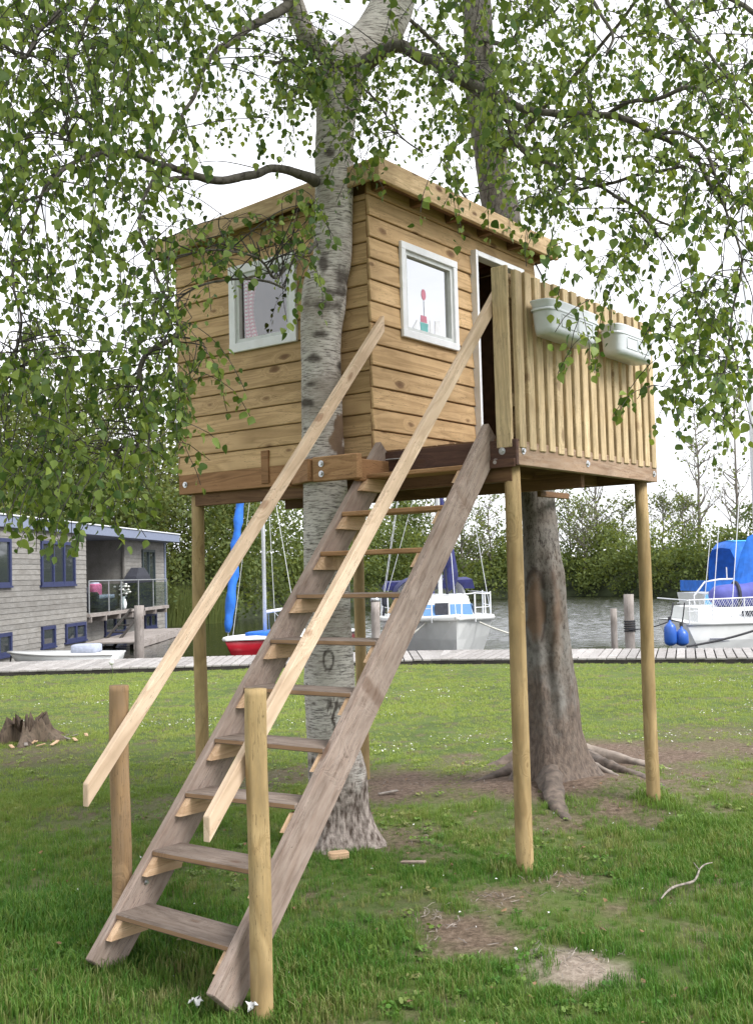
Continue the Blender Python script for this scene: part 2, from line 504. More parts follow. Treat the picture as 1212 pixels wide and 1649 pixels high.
def bark_mat(name, base, dark, streak, zs=3.0, xs=9.0, amt=.5, moss=None, low=None):
    """bark with streaks; the 'scar' attribute darkens branch scars, 'low' roughens the foot"""
    mt, n, l, b = new_mat(name)
    tc = n.new('ShaderNodeTexCoord')
    mp = n.new('ShaderNodeMapping'); mp.inputs['Scale'].default_value = (xs, xs, zs * 10); l.new(tc.outputs['Object'], mp.inputs['Vector'])
    n1 = n.new('ShaderNodeTexNoise'); n1.inputs['Scale'].default_value = 1; n1.inputs['Detail'].default_value = 9; n1.inputs['Roughness'].default_value = .74; n1.inputs['Distortion'].default_value = .4; l.new(mp.outputs[0], n1.inputs['Vector'])
    r1 = ramp(n, [(.39, dark), (.47, tuple(.6 * x + .4 * y for x, y in zip(base, dark))), (.54, base)]); l.new(n1.outputs['Fac'], r1.inputs['Fac'])
    n2 = n.new('ShaderNodeTexNoise'); n2.inputs['Scale'].default_value = 5; n2.inputs['Detail'].default_value = 5; l.new(tc.outputs['Object'], n2.inputs['Vector'])
    r2 = ramp(n, [(.35, (0, 0, 0)), (.65, (1, 1, 1))]); l.new(n2.outputs['Fac'], r2.inputs['Fac'])
    c = mix(n, l, math_node(n, l, 'MULTIPLY', r2.outputs['Color'], amt), r1.outputs['Color'], streak)
    if moss:
        n3 = n.new('ShaderNodeTexNoise'); n3.inputs['Scale'].default_value = 2.2; n3.inputs['Detail'].default_value = 8; n3.inputs['Roughness'].default_value = .7; l.new(tc.outputs['Object'], n3.inputs['Vector'])
        r3 = ramp(n, [(.5, (0, 0, 0)), (.66, (.7, .7, .7))]); l.new(n3.outputs['Fac'], r3.inputs['Fac'])
        c = mix(n, l, r3.outputs['Color'], c, moss)
    mv = n.new('ShaderNodeMapping'); mv.inputs['Scale'].default_value = (42, 42, 17); l.new(tc.outputs['Object'], mv.inputs['Vector'])
    n4 = n.new('ShaderNodeTexNoise'); n4.inputs['Scale'].default_value = 1; n4.inputs['Detail'].default_value = 5; l.new(mv.outputs[0], n4.inputs['Vector'])
    lo = n.new('ShaderNodeAttribute'); lo.attribute_name = 'low'
    r4 = ramp(n, [(.36, (.075, .055, .045)), (.62, low or (.36, .31, .28))]); l.new(n4.outputs['Fac'], r4.inputs['Fac'])
    c = mix(n, l, lo.outputs['Fac'], c, r4.outputs['Color'])
    sc = n.new('ShaderNodeAttribute'); sc.attribute_name = 'scar'
    c = mix(n, l, sc.outputs['Fac'], c, (.045, .033, .028))
    wd = n.new('ShaderNodeAttribute'); wd.attribute_name = 'wound'
    c = mix(n, l, wd.outputs['Fac'], c, mix(n, l, r2.outputs['Color'], (.20, .135, .09), (.12, .08, .055)))
    l.new(c, b.inputs['Base Color']); b.inputs['Roughness'].default_value = .85; b.inputs['Specular IOR Level'].default_value = .2
    h = math_node(n, l, 'ADD', math_node(n, l, 'MULTIPLY', n1.outputs['Fac'], .6), math_node(n, l, 'MULTIPLY', math_node(n, l, 'MULTIPLY', n4.outputs['Fac'], lo.outputs['Fac']), 2.0))
    bp = n.new('ShaderNodeBump'); bp.inputs['Strength'].default_value = .7; bp.inputs['Distance'].default_value = .012
    l.new(h, bp.inputs['Height']); l.new(bp.outputs['Normal'], b.inputs['Normal'])
    return mt


M_BIRCH = bark_mat('birch_bark', (.62, .59, .555), (.055, .046, .042), (.30, .26, .23), zs=11, xs=15, amt=.45, moss=(.25, .21, .18))
M_BARK2 = bark_mat('grey_bark', (.18, .165, .148), (.03, .024, .021), (.115, .09, .07), zs=2.2, xs=44, amt=.45, moss=(.235, .23, .215), low=(.16, .12, .095))
M_BRANCH = bark_mat('branch_bark', (.155, .14, .125), (.045, .038, .034), (.09, .085, .06), zs=2.5, xs=26, amt=.5)


def lawn_mat():
    mt, n, l, b = new_mat('lawn_soil')
    tc = n.new('ShaderNodeTexCoord')
    n1 = n.new('ShaderNodeTexNoise'); n1.inputs['Scale'].default_value = 1.1; n1.inputs['Detail'].default_value = 6; l.new(tc.outputs['Object'], n1.inputs['Vector'])
    n2 = n.new('ShaderNodeTexNoise'); n2.inputs['Scale'].default_value = 28; n2.inputs['Detail'].default_value = 6; n2.inputs['Roughness'].default_value = .75; l.new(tc.outputs['Object'], n2.inputs['Vector'])
    g = ramp(n, [(.3, (.045, .085, .018)), (.52, (.075, .13, .026)), (.72, (.11, .155, .04))]); l.new(n1.outputs['Fac'], g.inputs['Fac'])
    s = ramp(n, [(.3, (.05, .035, .027)), (.5, (.14, .10, .075)), (.7, (.25, .19, .15))]); l.new(n2.outputs['Fac'], s.inputs['Fac'])
    sd = ramp(n, [(.25, (.13, .10, .08)), (.45, (.27, .22, .18)), (.7, (.43, .365, .31))]); l.new(n2.outputs['Fac'], sd.inputs['Fac'])
    a1 = n.new('ShaderNodeAttribute'); a1.attribute_name = 'dirt'
    a2 = n.new('ShaderNodeAttribute'); a2.attribute_name = 'sand'
    g2 = mix(n, l, .2, g.outputs['Color'], s.outputs['Color'])
    n5 = n.new('ShaderNodeTexNoise'); n5.inputs['Scale'].default_value = 3.4; n5.inputs['Detail'].default_value = 5; l.new(tc.outputs['Object'], n5.inputs['Vector'])
    r5 = ramp(n, [(.5, (0, 0, 0)), (.68, (.7, .7, .7))]); l.new(n5.outputs['Fac'], r5.inputs['Fac'])
    g2 = mix(n, l, r5.outputs['Color'], g2, s.outputs['Color'])
    c = mix(n, l, a1.outputs['Fac'], g2, s.outputs['Color']); c = mix(n, l, a2.outputs['Fac'], c, sd.outputs['Color'])
    l.new(c, b.inputs['Base Color']); b.inputs['Roughness'].default_value = .95; b.inputs['Specular IOR Level'].default_value = .1
    bp = n.new('ShaderNodeBump'); bp.inputs['Strength'].default_value = .8; bp.inputs['Distance'].default_value = .02
    l.new(n2.outputs['Fac'], bp.inputs['Height']); l.new(bp.outputs['Normal'], b.inputs['Normal'])
    return mt


def grass_mat():
    mt, n, l, b = new_mat('grass_blade')
    oi = n.new('ShaderNodeObjectInfo'); ge = n.new('ShaderNodeNewGeometry')
    n1 = n.new('ShaderNodeTexNoise'); n1.inputs['Scale'].default_value = .9; n1.inputs['Detail'].default_value = 4; l.new(ge.outputs['Position'], n1.inputs['Vector'])
    f = math_node(n, l, 'ADD', math_node(n, l, 'MULTIPLY', n1.outputs['Fac'], .9), math_node(n, l, 'MULTIPLY', oi.outputs['Random'], .48))
    r = ramp(n, [(.30, (.036, .108, .017)), (.58, (.08, .185, .028)), (.82, (.14, .205, .045)), (1.0, (.25, .235, .11))]); l.new(f, r.inputs['Fac'])
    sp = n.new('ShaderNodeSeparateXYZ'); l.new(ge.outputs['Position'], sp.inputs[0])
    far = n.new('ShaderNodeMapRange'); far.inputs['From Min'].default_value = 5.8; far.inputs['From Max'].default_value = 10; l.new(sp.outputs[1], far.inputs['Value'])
    c = mix(n, l, math_node(n, l, 'MULTIPLY', far.outputs[0], .62), r.outputs['Color'], (.40, .445, .135))  # far grass is yellower; its sunlit brightness is put into the colour
    l.new(c, b.inputs['Base Color']); b.inputs['Roughness'].default_value = .55; b.inputs['Specular IOR Level'].default_value = .25
    tl = n.new('ShaderNodeBsdfTranslucent'); l.new(mix(n, l, 1.0, c, (1.3, 1.4, .6), 'MULTIPLY'), tl.inputs['Color'])
    mx = n.new('ShaderNodeMixShader'); mx.inputs[0].default_value = .3
    l.new(b.outputs[0], mx.inputs[1]); l.new(tl.outputs[0], mx.inputs[2]); l.new(mx.outputs[0], n['Material Output'].inputs['Surface'])
    return mt


def water_mat():
    mt, n, l, b = new_mat('harbour_water')
    tc = n.new('ShaderNodeTexCoord')
    mp = n.new('ShaderNodeMapping'); mp.inputs['Scale'].default_value = (1.4, 3.6, 1); l.new(tc.outputs['Object'], mp.inputs['Vector'])
    n1 = n.new('ShaderNodeTexNoise'); n1.inputs['Scale'].default_value = 1.5; n1.inputs['Detail'].default_value = 5; n1.inputs['Distortion'].default_value = .6; l.new(mp.outputs[0], n1.inputs['Vector'])
    sp = n.new('ShaderNodeSeparateXYZ'); l.new(tc.outputs['Object'], sp.inputs[0])
    wob = n.new('ShaderNodeTexNoise'); wob.inputs['Scale'].default_value = .35; l.new(tc.outputs['Object'], wob.inputs['Vector'])
    yy = math_node(n, l, 'ADD', sp.outputs[1], math_node(n, l, 'MULTIPLY', wob.outputs['Fac'], 3.0))
    wind = n.new('ShaderNodeMapRange'); wind.inputs['From Min'].default_value = 26.5; wind.inputs['From Max'].default_value = 29.5; wind.inputs['To Min'].default_value = .03; wind.inputs['To Max'].default_value = 1; l.new(yy, wind.inputs['Value'])
    wx = n.new('ShaderNodeMapRange'); wx.inputs['From Min'].default_value = -3; wx.inputs['From Max'].default_value = 3; wx.inputs['To Min'].default_value = .25; wx.inputs['To Max'].default_value = 1; l.new(sp.outputs[0], wx.inputs['Value'])
    st = math_node(n, l, 'MULTIPLY', wind.outputs[0], wx.outputs[0])
    bp = n.new('ShaderNodeBump'); l.new(math_node(n, l, 'ADD', math_node(n, l, 'MULTIPLY', st, .10), .03), b.inputs['Roughness']); bp.inputs['Distance'].default_value = .06; l.new(st, bp.inputs['Strength']); l.new(n1.outputs['Fac'], bp.inputs['Height'])
    b.inputs['Base Color'].default_value = (.012, .014, .008, 1); b.inputs['Roughness'].default_value = .05; b.inputs['IOR'].default_value = 1.33
    b.inputs['Specular IOR Level'].default_value = 1.0
    l.new(bp.outputs['Normal'], b.inputs['Normal'])
    return mt


M_LAWN, M_GRASS, M_WATER = lawn_mat(), grass_mat(), water_mat()
M_BANK = plain('bank_soil', (.03, .04, .014), .95, var=.3, nscale=2)
M_CONC = plain('quay_timber_dark', (.05, .045, .038), .9, var=.3, nscale=8)

# ------------------------------------------------------------------ lawn, water, banks
SHORE = [(-60, 18.3), (-6.5, 18.35), (0.6, 18.45), (3.2, 17.75), (6.0, 17.0), (14, 14.8), (60, 2)]


def shore_y(x):
    for (a, b), (c, d) in zip(SHORE, SHORE[1:]):
        if x <= c: return b + (d - b) * (x - a) / (c - a)
    return SHORE[-1][1]


# bare patches: (centre, rx, ry, strength, kind)
def gp(px, py): v = atz(px, py); return (v.x, v.y)


PATCH = [(gp(935, 1557), .17, .16, 1.0, 'sand'), (gp(905, 1545), .11, .10, .8, 'sand'),
         (gp(745, 1500), .20, .20, .95, 'dirt'), (gp(800, 1448), .17, .14, .9, 'dirt'), (gp(700, 1480), .10, .16, .8, 'dirt'),
         (gp(905, 1418), .15, .12, .8, 'dirt'), (gp(640, 1262), .50, .45, 1.0, 'dirt'), (gp(590, 1350), .42, .25, .7, 'dirt'),
         (gp(760, 1262), .65, .40, .85, 'dirt'), (gp(900, 1268), .75, .80, 1.0, 'dirt'), (gp(1010, 1215), .65, .6, 1.0, 'dirt'), (gp(1070, 1245), .42, .40, .75, 'dirt'),
         (gp(1185, 1205), .55, .38, .8, 'dirt'), (gp(1130, 1180), .5, .3, .5, 'dirt'), (gp(1195, 1275), .3, .3, .55, 'dirt'), (gp(1065, 1303), .15, .1, .8, 'dirt'),
         (gp(450, 1255), .35, .35, .6, 'dirt'), (gp(740, 1223), .2, .25, .5, 'dirt'), (gp(500, 1640), .25, .12, .75, 'dirt'),
         (gp(60, 1215), .5, .5, .5, 'dirt'), (gp(240, 1300), .35, .35, .4, 'dirt'), (gp(850, 1412), .12, .08, .7, 'dirt'), (gp(690, 1380), .18, .12, .5, 'dirt'), (gp(120, 1320), .35, .3, .3, 'dirt')]


def vnoise(x, y, s=1.0, seed=0):
    """cheap smooth value noise on numpy arrays, about 0..1"""
    r = np.random.default_rng(100 + seed)
    out = np.zeros_like(x); amp = 0
    for o in range(5):
        f = s * 1.9 ** o; a = .62 ** o
        for _ in range(3):
            th = r.uniform(0, 2 * PI); ph = r.uniform(0, 2 * PI); f2 = f * r.uniform(.7, 1.4)
            out += a * np.sin((x * math.cos(th) + y * math.sin(th)) * f2 + ph + 1.3 * np.sin((y * math.cos(th) - x * math.sin(th)) * f2 * .7 + ph * 2)); amp += a
    return .5 + .5 * out / (amp * .45)


def masks(x, y):
    d = np.zeros_like(x); s = np.zeros_like(x)
    w = vnoise(x, y, 6.0, 3) - .5
    for (cx, cy), rx, ry, st, kd in PATCH:
        q = np.sqrt(((x - cx) / (rx * 1.15)) ** 2 + ((y - cy) / (ry * 1.45)) ** 2) + w * .7
        v = st * np.clip((1.25 - q) / .75, 0, 1)
        if kd == 'sand': s = np.maximum(s, v)
        else: d = np.maximum(d, v)
    return d, s


def ground_z(x, y):
    z = .012 * (vnoise(x, y, 1.3, 1) - .5) + .012 * (vnoise(x, y, 5, 2) - .5)
    z = z - .085 * np.exp(-((x + .45) ** 2 + (y - 3.95) ** 2) / .45)
    z = z + .10 * np.exp(-((x - 1.35) ** 2 + (y - 7.6) ** 2) / .7)
    return z


def build_lawn():
    xs = np.unique(np.concatenate([np.linspace(-60, -8, 27), np.linspace(-8, 8, 201), np.linspace(8, 60, 27)]))
    T = np.unique(np.concatenate([np.linspace(0, .80, 20), np.linspace(.80, 1, 190)]))
    X, TT = np.meshgrid(xs, T)
    sy = np.array([shore_y(x) for x in xs])[None, :]
    Y = -60 + (sy + 60) * TT
    Z = ground_z(X, Y)
    d, s = masks(X, Y)
    nx, ny = len(xs), len(T)
    I = np.arange(nx * ny).reshape(ny, nx)
    F = np.stack([I[:-1, :-1], I[:-1, 1:], I[1:, 1:], I[1:, :-1]], -1).reshape(-1, 4)
    me = np_mesh('lawn', np.stack([X, Y, Z], -1).reshape(-1, 3), F, M_LAWN, True, {'dirt': d.ravel(), 'sand': s.ravel()})
    tag(obj('lawn', me), kind='structure')


build_lawn()
WZ = -0.30
def build_water():
    xs = np.unique(np.concatenate([np.linspace(-400, -12, 8), np.linspace(-12, 26, 260), np.linspace(26, 400, 8)]))
    ys = np.unique(np.concatenate([[2, 10, 17], np.linspace(17, 40, 190), np.linspace(40, 76, 190), [90, 200, 600]]))
    X, Y = np.meshgrid(xs, ys)
    wob = 2.2 * (vnoise(X, Y * .2, .5, 41) - .5)
    wind = np.clip((Y + wob - 27.5) / 1.6, 0, 1) * np.clip((X + 4.5) / 4, .22, 1) * (Y < 80) * (X > -11) * (X < 25)
    Z = WZ + (vnoise(X * 1.0, Y * 1.0, 6.5, 42) - .5) * .055 * wind + (vnoise(X, Y * .7, 2.0, 43) - .5) * .006
    nx, ny = len(xs), len(ys); I = np.arange(nx * ny).reshape(ny, nx)
    F = np.stack([I[:-1, :-1], I[:-1, 1:], I[1:, 1:], I[1:, :-1]], -1).reshape(-1, 4)
    tag(obj('water', np_mesh('water', np.stack([X, Y, Z], -1).reshape(-1, 3), F, M_WATER, True)), kind='structure')


build_water()
tag(obj('water_bed', np_mesh('water_bed', [(-500, -80, -2.2), (500, -80, -2.2), (500, 700, -2.2), (-500, 700, -2.2)], [(0, 1, 2, 3)], M_BANK)), kind='structure')
# quay face along the lawn's edge
gq = Geo()
for (a, b), (c, d) in zip(SHORE, SHORE[1:]):
    gq.poly([(a, b + .02, -2), (c, d + .02, -2), (c, d + .02, .0), (a, b + .02, .0)])
tag(gq.build('quay_face', M_CONC), kind='structure')

BANK = [(-60, 37), (-22, 38), (-13, 40), (-9.2, 42), (-6.5, 44.5), (-3.4, 54), (-.35, 62), (5.8, 69), (13, 69.5), (17, 63), (24, 58), (60, 52)]


def bank_y(x):
    for (a, b), (c, d) in zip(BANK, BANK[1:]):
        if x <= c: return b + (d - b) * (x - a) / (c - a)
    return BANK[-1][1]


gb = Geo()
bx = np.linspace(-60, 60, 121)
rings = []
for x in bx:
    y0 = bank_y(x)
    rings.append([(x, y0 + o, z + (.25 * math.sin(x * 1.7 + o) if z > 0 else 0)) for o, z in ((0, -1.0), (.25, -.15), (1.2, .5), (3.5, 1.5), (7, 2.2), (12, 2.4), (60, 1.0), (300, .5))])
gb.loft(rings, close=False, caps=False)
tag(gb.build('far_bank', M_BANK, smooth=True), kind='structure')

# ------------------------------------------------------------------ jetty (every plank its own piece)
jetty = thing('jetty', 'grey weathered plank jetty running along the far edge of the lawn', 'jetty', (0, 18.5, 0))
JZ = .085
JW = 2.05


def jetty_run(p, q, pitch=.152):
    p, q = Vector((p[0], p[1], 0)), Vector((q[0], q[1], 0))
    d = (q - p).normalized(); nrm = Vector((-d.y, d.x, 0)); L = (q - p).length
    off = Vector((0, -18.5, 0))
    k = round(L / pitch); pitch = L / k
    for i in range(k):
        c = p + d * (pitch * (i + .5)) + off
        e = R.uniform(-.012, .012)
        board('plank', jetty, c + nrm * (.0 + e) + Vector((0, 0, JZ - .015 + R.uniform(-.003, .003))), c + nrm * (JW + e) + Vector((0, 0, JZ - .015)), pitch - .020, .03, M_DOCK, bev=.004)
    for o, nm in ((.035, 'edge_beam'), (JW - .05, 'edge_beam')):
        board(nm, jetty, p + off + nrm * o + Vector((0, 0, JZ - .105)), q + off + nrm * o + Vector((0, 0, JZ - .105)), .06, .15, M_DOCKEDGE)


JP = [(-11.0, 18.30), (0.85, 18.48), (3.3, 17.80), (9.5, 16.08)]
for a, b in zip(JP, JP[1:]): jetty_run(a, b)
for q in JP[1:-1]:
    for k_ in range(5):
        o_ = -.01 + k_ * .135
        board('plank', jetty, (q[0] + o_ * .25, q[1] - 18.5 + .05, JZ - .017 - .0015 * k_), (q[0] + o_, q[1] - 18.5 + JW - .02, JZ - .017 - .0015 * k_), .13, .03, M_DOCK, bev=.004)

# ------------------------------------------------------------------ tree house, in its own frame: x along the slat side, y along the window side
TH = math.radians(36.418)
ROTZ = PI / 2 - TH
FX = Vector((0.7152, 5.6365, 0))
tree_house = thing('tree_house', 'small timber tree house on round posts built round two trees', 'tree house', FX, ROTZ)
UX, WX = Vector((math.sin(TH), math.cos(TH), 0)), Vector((-math.cos(TH), math.sin(TH), 0))


def loc2w(u, w, z): return FX + UX * u + WX * w + Vector((0, 0, z))


def round_post(parent, u, w, z0, z1, r0, r1, name='post', segs=20, mat=None, lean=(0, 0), n=10):
    # local x axis = length so the grain runs along the post
    L = z1 - z0
    P = [Vector((L * i / n, 0.0025 * math.sin(i / n * 11 + u * 9), 0.0025 * math.cos(i / n * 8 + w * 7))) for i in range(n + 1)]
    v, f = tube_geo(P, [r0 + (r1 - r0) * i / n for i in range(n + 1)], segs)
    M = frame((u, w, z0), (u + lean[0], w + lean[1], z1), (0, -1, 0)); M.translation = Vector((u, w, z0))
    o = obj(name, mesh_of(name, v, f, mat or M_POST, True), parent, M)
    return o


LP, WPL, ZB = 1.81, 2.44, 2.08
round_post(tree_house, .055, .05, -.25, ZB, .046, .042)
round_post(tree_house, LP - .09, .05, -.25, ZB, .044, .040)
round_post(tree_house, .05, WPL - .09, -.25, ZB, .044, .040)
round_post(tree_house, LP - .09, WPL - .10, -.25, ZB, .044, .040)

# platform frame
ZT = 2.205
board('edge_beam', tree_house, (.0, 0, (ZB + ZT) / 2), (LP + .005, 0, (ZB + ZT) / 2), ZT - ZB, .045, M_GREYBEAM, (0, -1, 0))
board('edge_beam', tree_house, (0, -.0225, (ZB + ZT) / 2 + .003), (0, .889, (ZB + ZT) / 2 + .003), ZT - ZB + .01, .042, M_DARKBEAM, (-1, 0, 0), label='dark red brown edge beam at the head of the steps')
board('edge_beam', tree_house, (-.002, .889, ZB + .062), (-.002, WPL, ZB + .062), .125, .045, M_BROWNBEAM, (-1, 0, 0))
board('edge_beam', tree_house, (.02, WPL, ZB + .06), (LP, WPL, ZB + .06), .12, .045, M_UNDER, (0, 1, 0))
board('edge_beam', tree_house, (LP, .025, ZB + .06), (LP, WPL - .025, ZB + .06), .12, .045, M_UNDER, (1, 0, 0))
for k in range(5):
    y = .40 + k * .42
    board('joist', tree_house, (.03, y, ZB + .055), (LP - .03, y, ZB + .055), .11, .045, M_UNDER, (0, -1, 0))
board('ledger', tree_house, (.035, .03, ZB - .03), (.035, WPL - .1, ZB - .03), .10, .04, M_UNDER, (-1, 0, 0))
board('ledger', tree_house, (LP * .5, .06, ZB - .026), (LP * .5, WPL - .1, ZB - .026), .09, .04, M_UNDER, (-1, 0, 0))
for k in range(21):
    y = .03 + k * .1175
    board('floor_board', tree_house, (.022, y + .05, ZT + .012), (LP - .002, y + .05, ZT + .012), .108, .022, M_UNDER)
board('facing_strip', tree_house, (-.025, -.015, ZB + .012), (-.025, .20, ZB + .012), .045, .012, M_DARKBEAM, (-1, 0, 0))
board('facing_strip', tree_house, (-.024, 1.66, ZB + .12), (-.024, 1.72, ZB + .12), .2, .022, M_BROWNBEAM, (-1, 0, 0), label='short upright brown offcut screwed to the edge beam')


def bolt(parent, p, nrm, r=.013):
    g = Geo(); nrm = Vector(nrm).normalized(); p = Vector(p)
    g.tube([p, p + nrm * .003], r * 1.5, 12); g.tube([p + nrm * .003, p + nrm * .011], r * .85, 6)
    return g.build('bolt', M_STEEL, parent)


for p, nn in (((.05, -.023, ZB + .075), (0, -1, 0)), ((.80, -.023, ZB + .055), (0, -1, 0)), ((LP - .05, -.023, ZB + .05), (0, -1, 0)), ((-.022, .06, ZB + .075), (-1, 0, 0)), ((-.022, .10, ZB + .02), (-1, 0, 0)),
              ((-.022, .17, ZB + .115), (-1, 0, 0)), ((-.026, WPL - .06, ZB + .06), (-1, 0, 0))):
    bolt(tree_house, p, nn)

# siding: feather-edged boards
EXP = .1223
Z0L, Z0R = 2.2071, 2.2220
HW0, HW1, HL = .889, 2.436, 1.915
ROOF = lambda w: 3.845 - .066 * (w - .739)


def siding(z0, z1, a, b, side, thick=.019):
    """one board of the wall between a and b; its lower edge stands proud of the one below"""
    h = z1 - z0
    tilt = math.atan2(.011, EXP)
    zc = (z0 + z1) / 2
    if side == 'left':      # wall x = 0, outward -x
        board('siding_board', wall_l, (-.012, a, zc), (-.012, b, zc), h - .003, thick, M_SIDING, (-math.cos(tilt), 0, math.sin(tilt)), bev=.0035)
    else:                   # wall y = HW0, outward -y
        board('siding_board', wall_r, (a, HW0 - .012, zc), (b, HW0 - .012, zc), h - .003, thick, M_SIDING, (0, -math.cos(tilt), math.sin(tilt)), bev=.0035)


def lining(name, rects, side):
    g = Geo()
    for a0, a1, z0, z1 in rects:
        if side == 'left': g.box((.022, (a0 + a1) / 2, (z0 + z1) / 2), (.02, a1 - a0, z1 - z0))
        else: g.box(((a0 + a1) / 2, HW0 + .022, (z0 + z1) / 2), (a1 - a0, .02, z1 - z0))
    return g.build(name, M_INNER, tree_house)


# windows (outer frame extents)
LWIN = (1.41, 1.955, 2.925, 3.462)      # w0, w1, z0, z1
RWIN = (.256, .866, 2.915, 3.482)       # u0, u1, z0, z1
DOOR = (1.061, 1.70, 2.225, 3.603)
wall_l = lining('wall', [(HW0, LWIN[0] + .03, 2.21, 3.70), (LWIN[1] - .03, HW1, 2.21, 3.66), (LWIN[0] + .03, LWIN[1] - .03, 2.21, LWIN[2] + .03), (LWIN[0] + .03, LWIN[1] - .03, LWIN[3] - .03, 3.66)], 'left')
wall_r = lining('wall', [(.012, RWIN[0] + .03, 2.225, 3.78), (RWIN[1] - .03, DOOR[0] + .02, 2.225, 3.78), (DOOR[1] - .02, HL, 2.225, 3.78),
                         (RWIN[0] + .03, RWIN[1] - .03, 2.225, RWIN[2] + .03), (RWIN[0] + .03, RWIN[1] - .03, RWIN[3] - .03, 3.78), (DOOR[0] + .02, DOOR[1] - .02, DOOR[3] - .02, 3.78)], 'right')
for k in range(13):
    z0 = Z0L - .01 + k * EXP; z1 = z0 + EXP
    if z0 > 3.68: break
    segs_ = [(HW0 - .002, HW1)]
    if 5 < k < 10: segs_ = [(HW0 - .002, LWIN[0] + .035), (LWIN[1] - .035, HW1)]
    for a, b in segs_: siding(z0, min(z1, 3.70), a, b, 'left')
for k in range(-1, 12):
    z0 = 2.3443 + k * EXP; z1 = z0 + EXP
    if k == -1: z0 = 2.232
    z1 = min(z1, 3.79)
    if z1 - z0 < .03: continue
    a0 = -.030 + R.uniform(-.004, .003)
    segs_ = [(a0, HL + .02)]
    inw = 4 < k < 9; ind = k < 10
    if ind: segs_ = [(a0, DOOR[0] + .02), (DOOR[1] - .02, HL + .02)]
    if inw: segs_ = [(a0, RWIN[0] + .035), (RWIN[1] - .035, DOOR[0] + .02), (DOOR[1] - .02, HL + .02)]
    for a, b in segs_: siding(z0, z1, a, b, 'right')
# the two walls on the far side
for nm, p0, p1, nn in (('wall', (HL, HW0 + .01, 0), (HL, HW1, 0), (1, 0, 0)), ('wall', (.0, HW1, 0), (HL, HW1, 0), (0, 1, 0))):
    g = Geo()
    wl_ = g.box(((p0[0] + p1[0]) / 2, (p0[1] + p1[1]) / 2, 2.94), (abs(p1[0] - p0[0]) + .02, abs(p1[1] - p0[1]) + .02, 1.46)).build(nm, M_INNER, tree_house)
    for k in range(12):
        z = Z0L + EXP * (k + .5)
        off = Vector(nn) * .022
        board('siding_board', wl_, Vector(p0) + off + Vector((0, 0, z)), Vector(p1) + off + Vector((0, 0, z)), EXP + .004, .019, M_SIDING, Vector(nn) * .995 + Vector((0, 0, .09)))
# inside: a ledge and a back board glimpsed through the door
board('inner_ledge', tree_house, (.3, HW1 - .06, 2.62), (HL - .05, HW1 - .06, 2.62), .1, .03, M_UNDER)
board('corner_stud', tree_house, (-.016, HW0 - .006, 2.21), (-.016, HW0 - .006, 3.74), .02, .02, M_BROWNBEAM, (-1, 0, 0))

# roof
roof = Geo()
y0, y1 = .755, 2.50
x0, x1 = -.095, 2.005
roof.v += [Vector(p) for p in ((x0, y0, ROOF(y0) - .055), (x1, y0, ROOF(y0) - .055), (x1, y1, ROOF(y1) - .055), (x0, y1, ROOF(y1) - .055), (x0, y0, ROOF(y0) - .012), (x1, y0, ROOF(y0) - .012), (x1, y1, ROOF(y1) - .012), (x0, y1, ROOF(y1) - .012))]
roof.f += [(0, 3, 2, 1), (4, 5, 6, 7), (0, 1, 5, 4), (1, 2, 6, 5), (2, 3, 7, 6), (3, 0, 4, 7)]
roof = roof.build('roof', M_UNDER, tree_house)
RF = .128
board('fascia_board', roof, (x0 - .022, .739, ROOF(.739) - RF / 2), (x1 + .02, .739, ROOF(.739) - RF / 2), RF, .03, M_FASCIA, (0, -1, 0), bev=.004)
board('fascia_board', roof, (-.108, .755, ROOF(.755) - .058), (-.108, 2.545, ROOF(2.545) - .058), .116, .026, M_FASCIA, (-1, 0, 0), bev=.004)
board('fascia_board', roof, (2.02, .755, ROOF(.755) - .058), (2.02, 2.545, ROOF(2.545) - .058), .116, .026, M_BROWNBEAM, (1, 0, 0), bev=.004)
board('fascia_board', roof, (-.12, 2.53, ROOF(2.53) - .058), (2.03, 2.53, ROOF(2.53) - .058), .116, .026, M_BROWNBEAM, (0, 1, 0), bev=.004)
board('soffit_batten', roof, (-.09, .80, ROOF(.8) - .078), (2.0, .80, ROOF(.8) - .078), .045, .045, M_UNDER)
for k in range(6):
    x = .02 + k * .385
    board('rafter', roof, (x, .77, ROOF(.77) - .09), (x, 2.5, ROOF(2.5) - .09), .04, .07, M_UNDER)
g = Geo()
g.tube([(1.93, .86, 3.70), (1.98, .84, 3.62), (2.03, .85, 3.56), (2.05, .9, 3.57)], .006, 6)
g.build('hook', M_ROPE, roof)


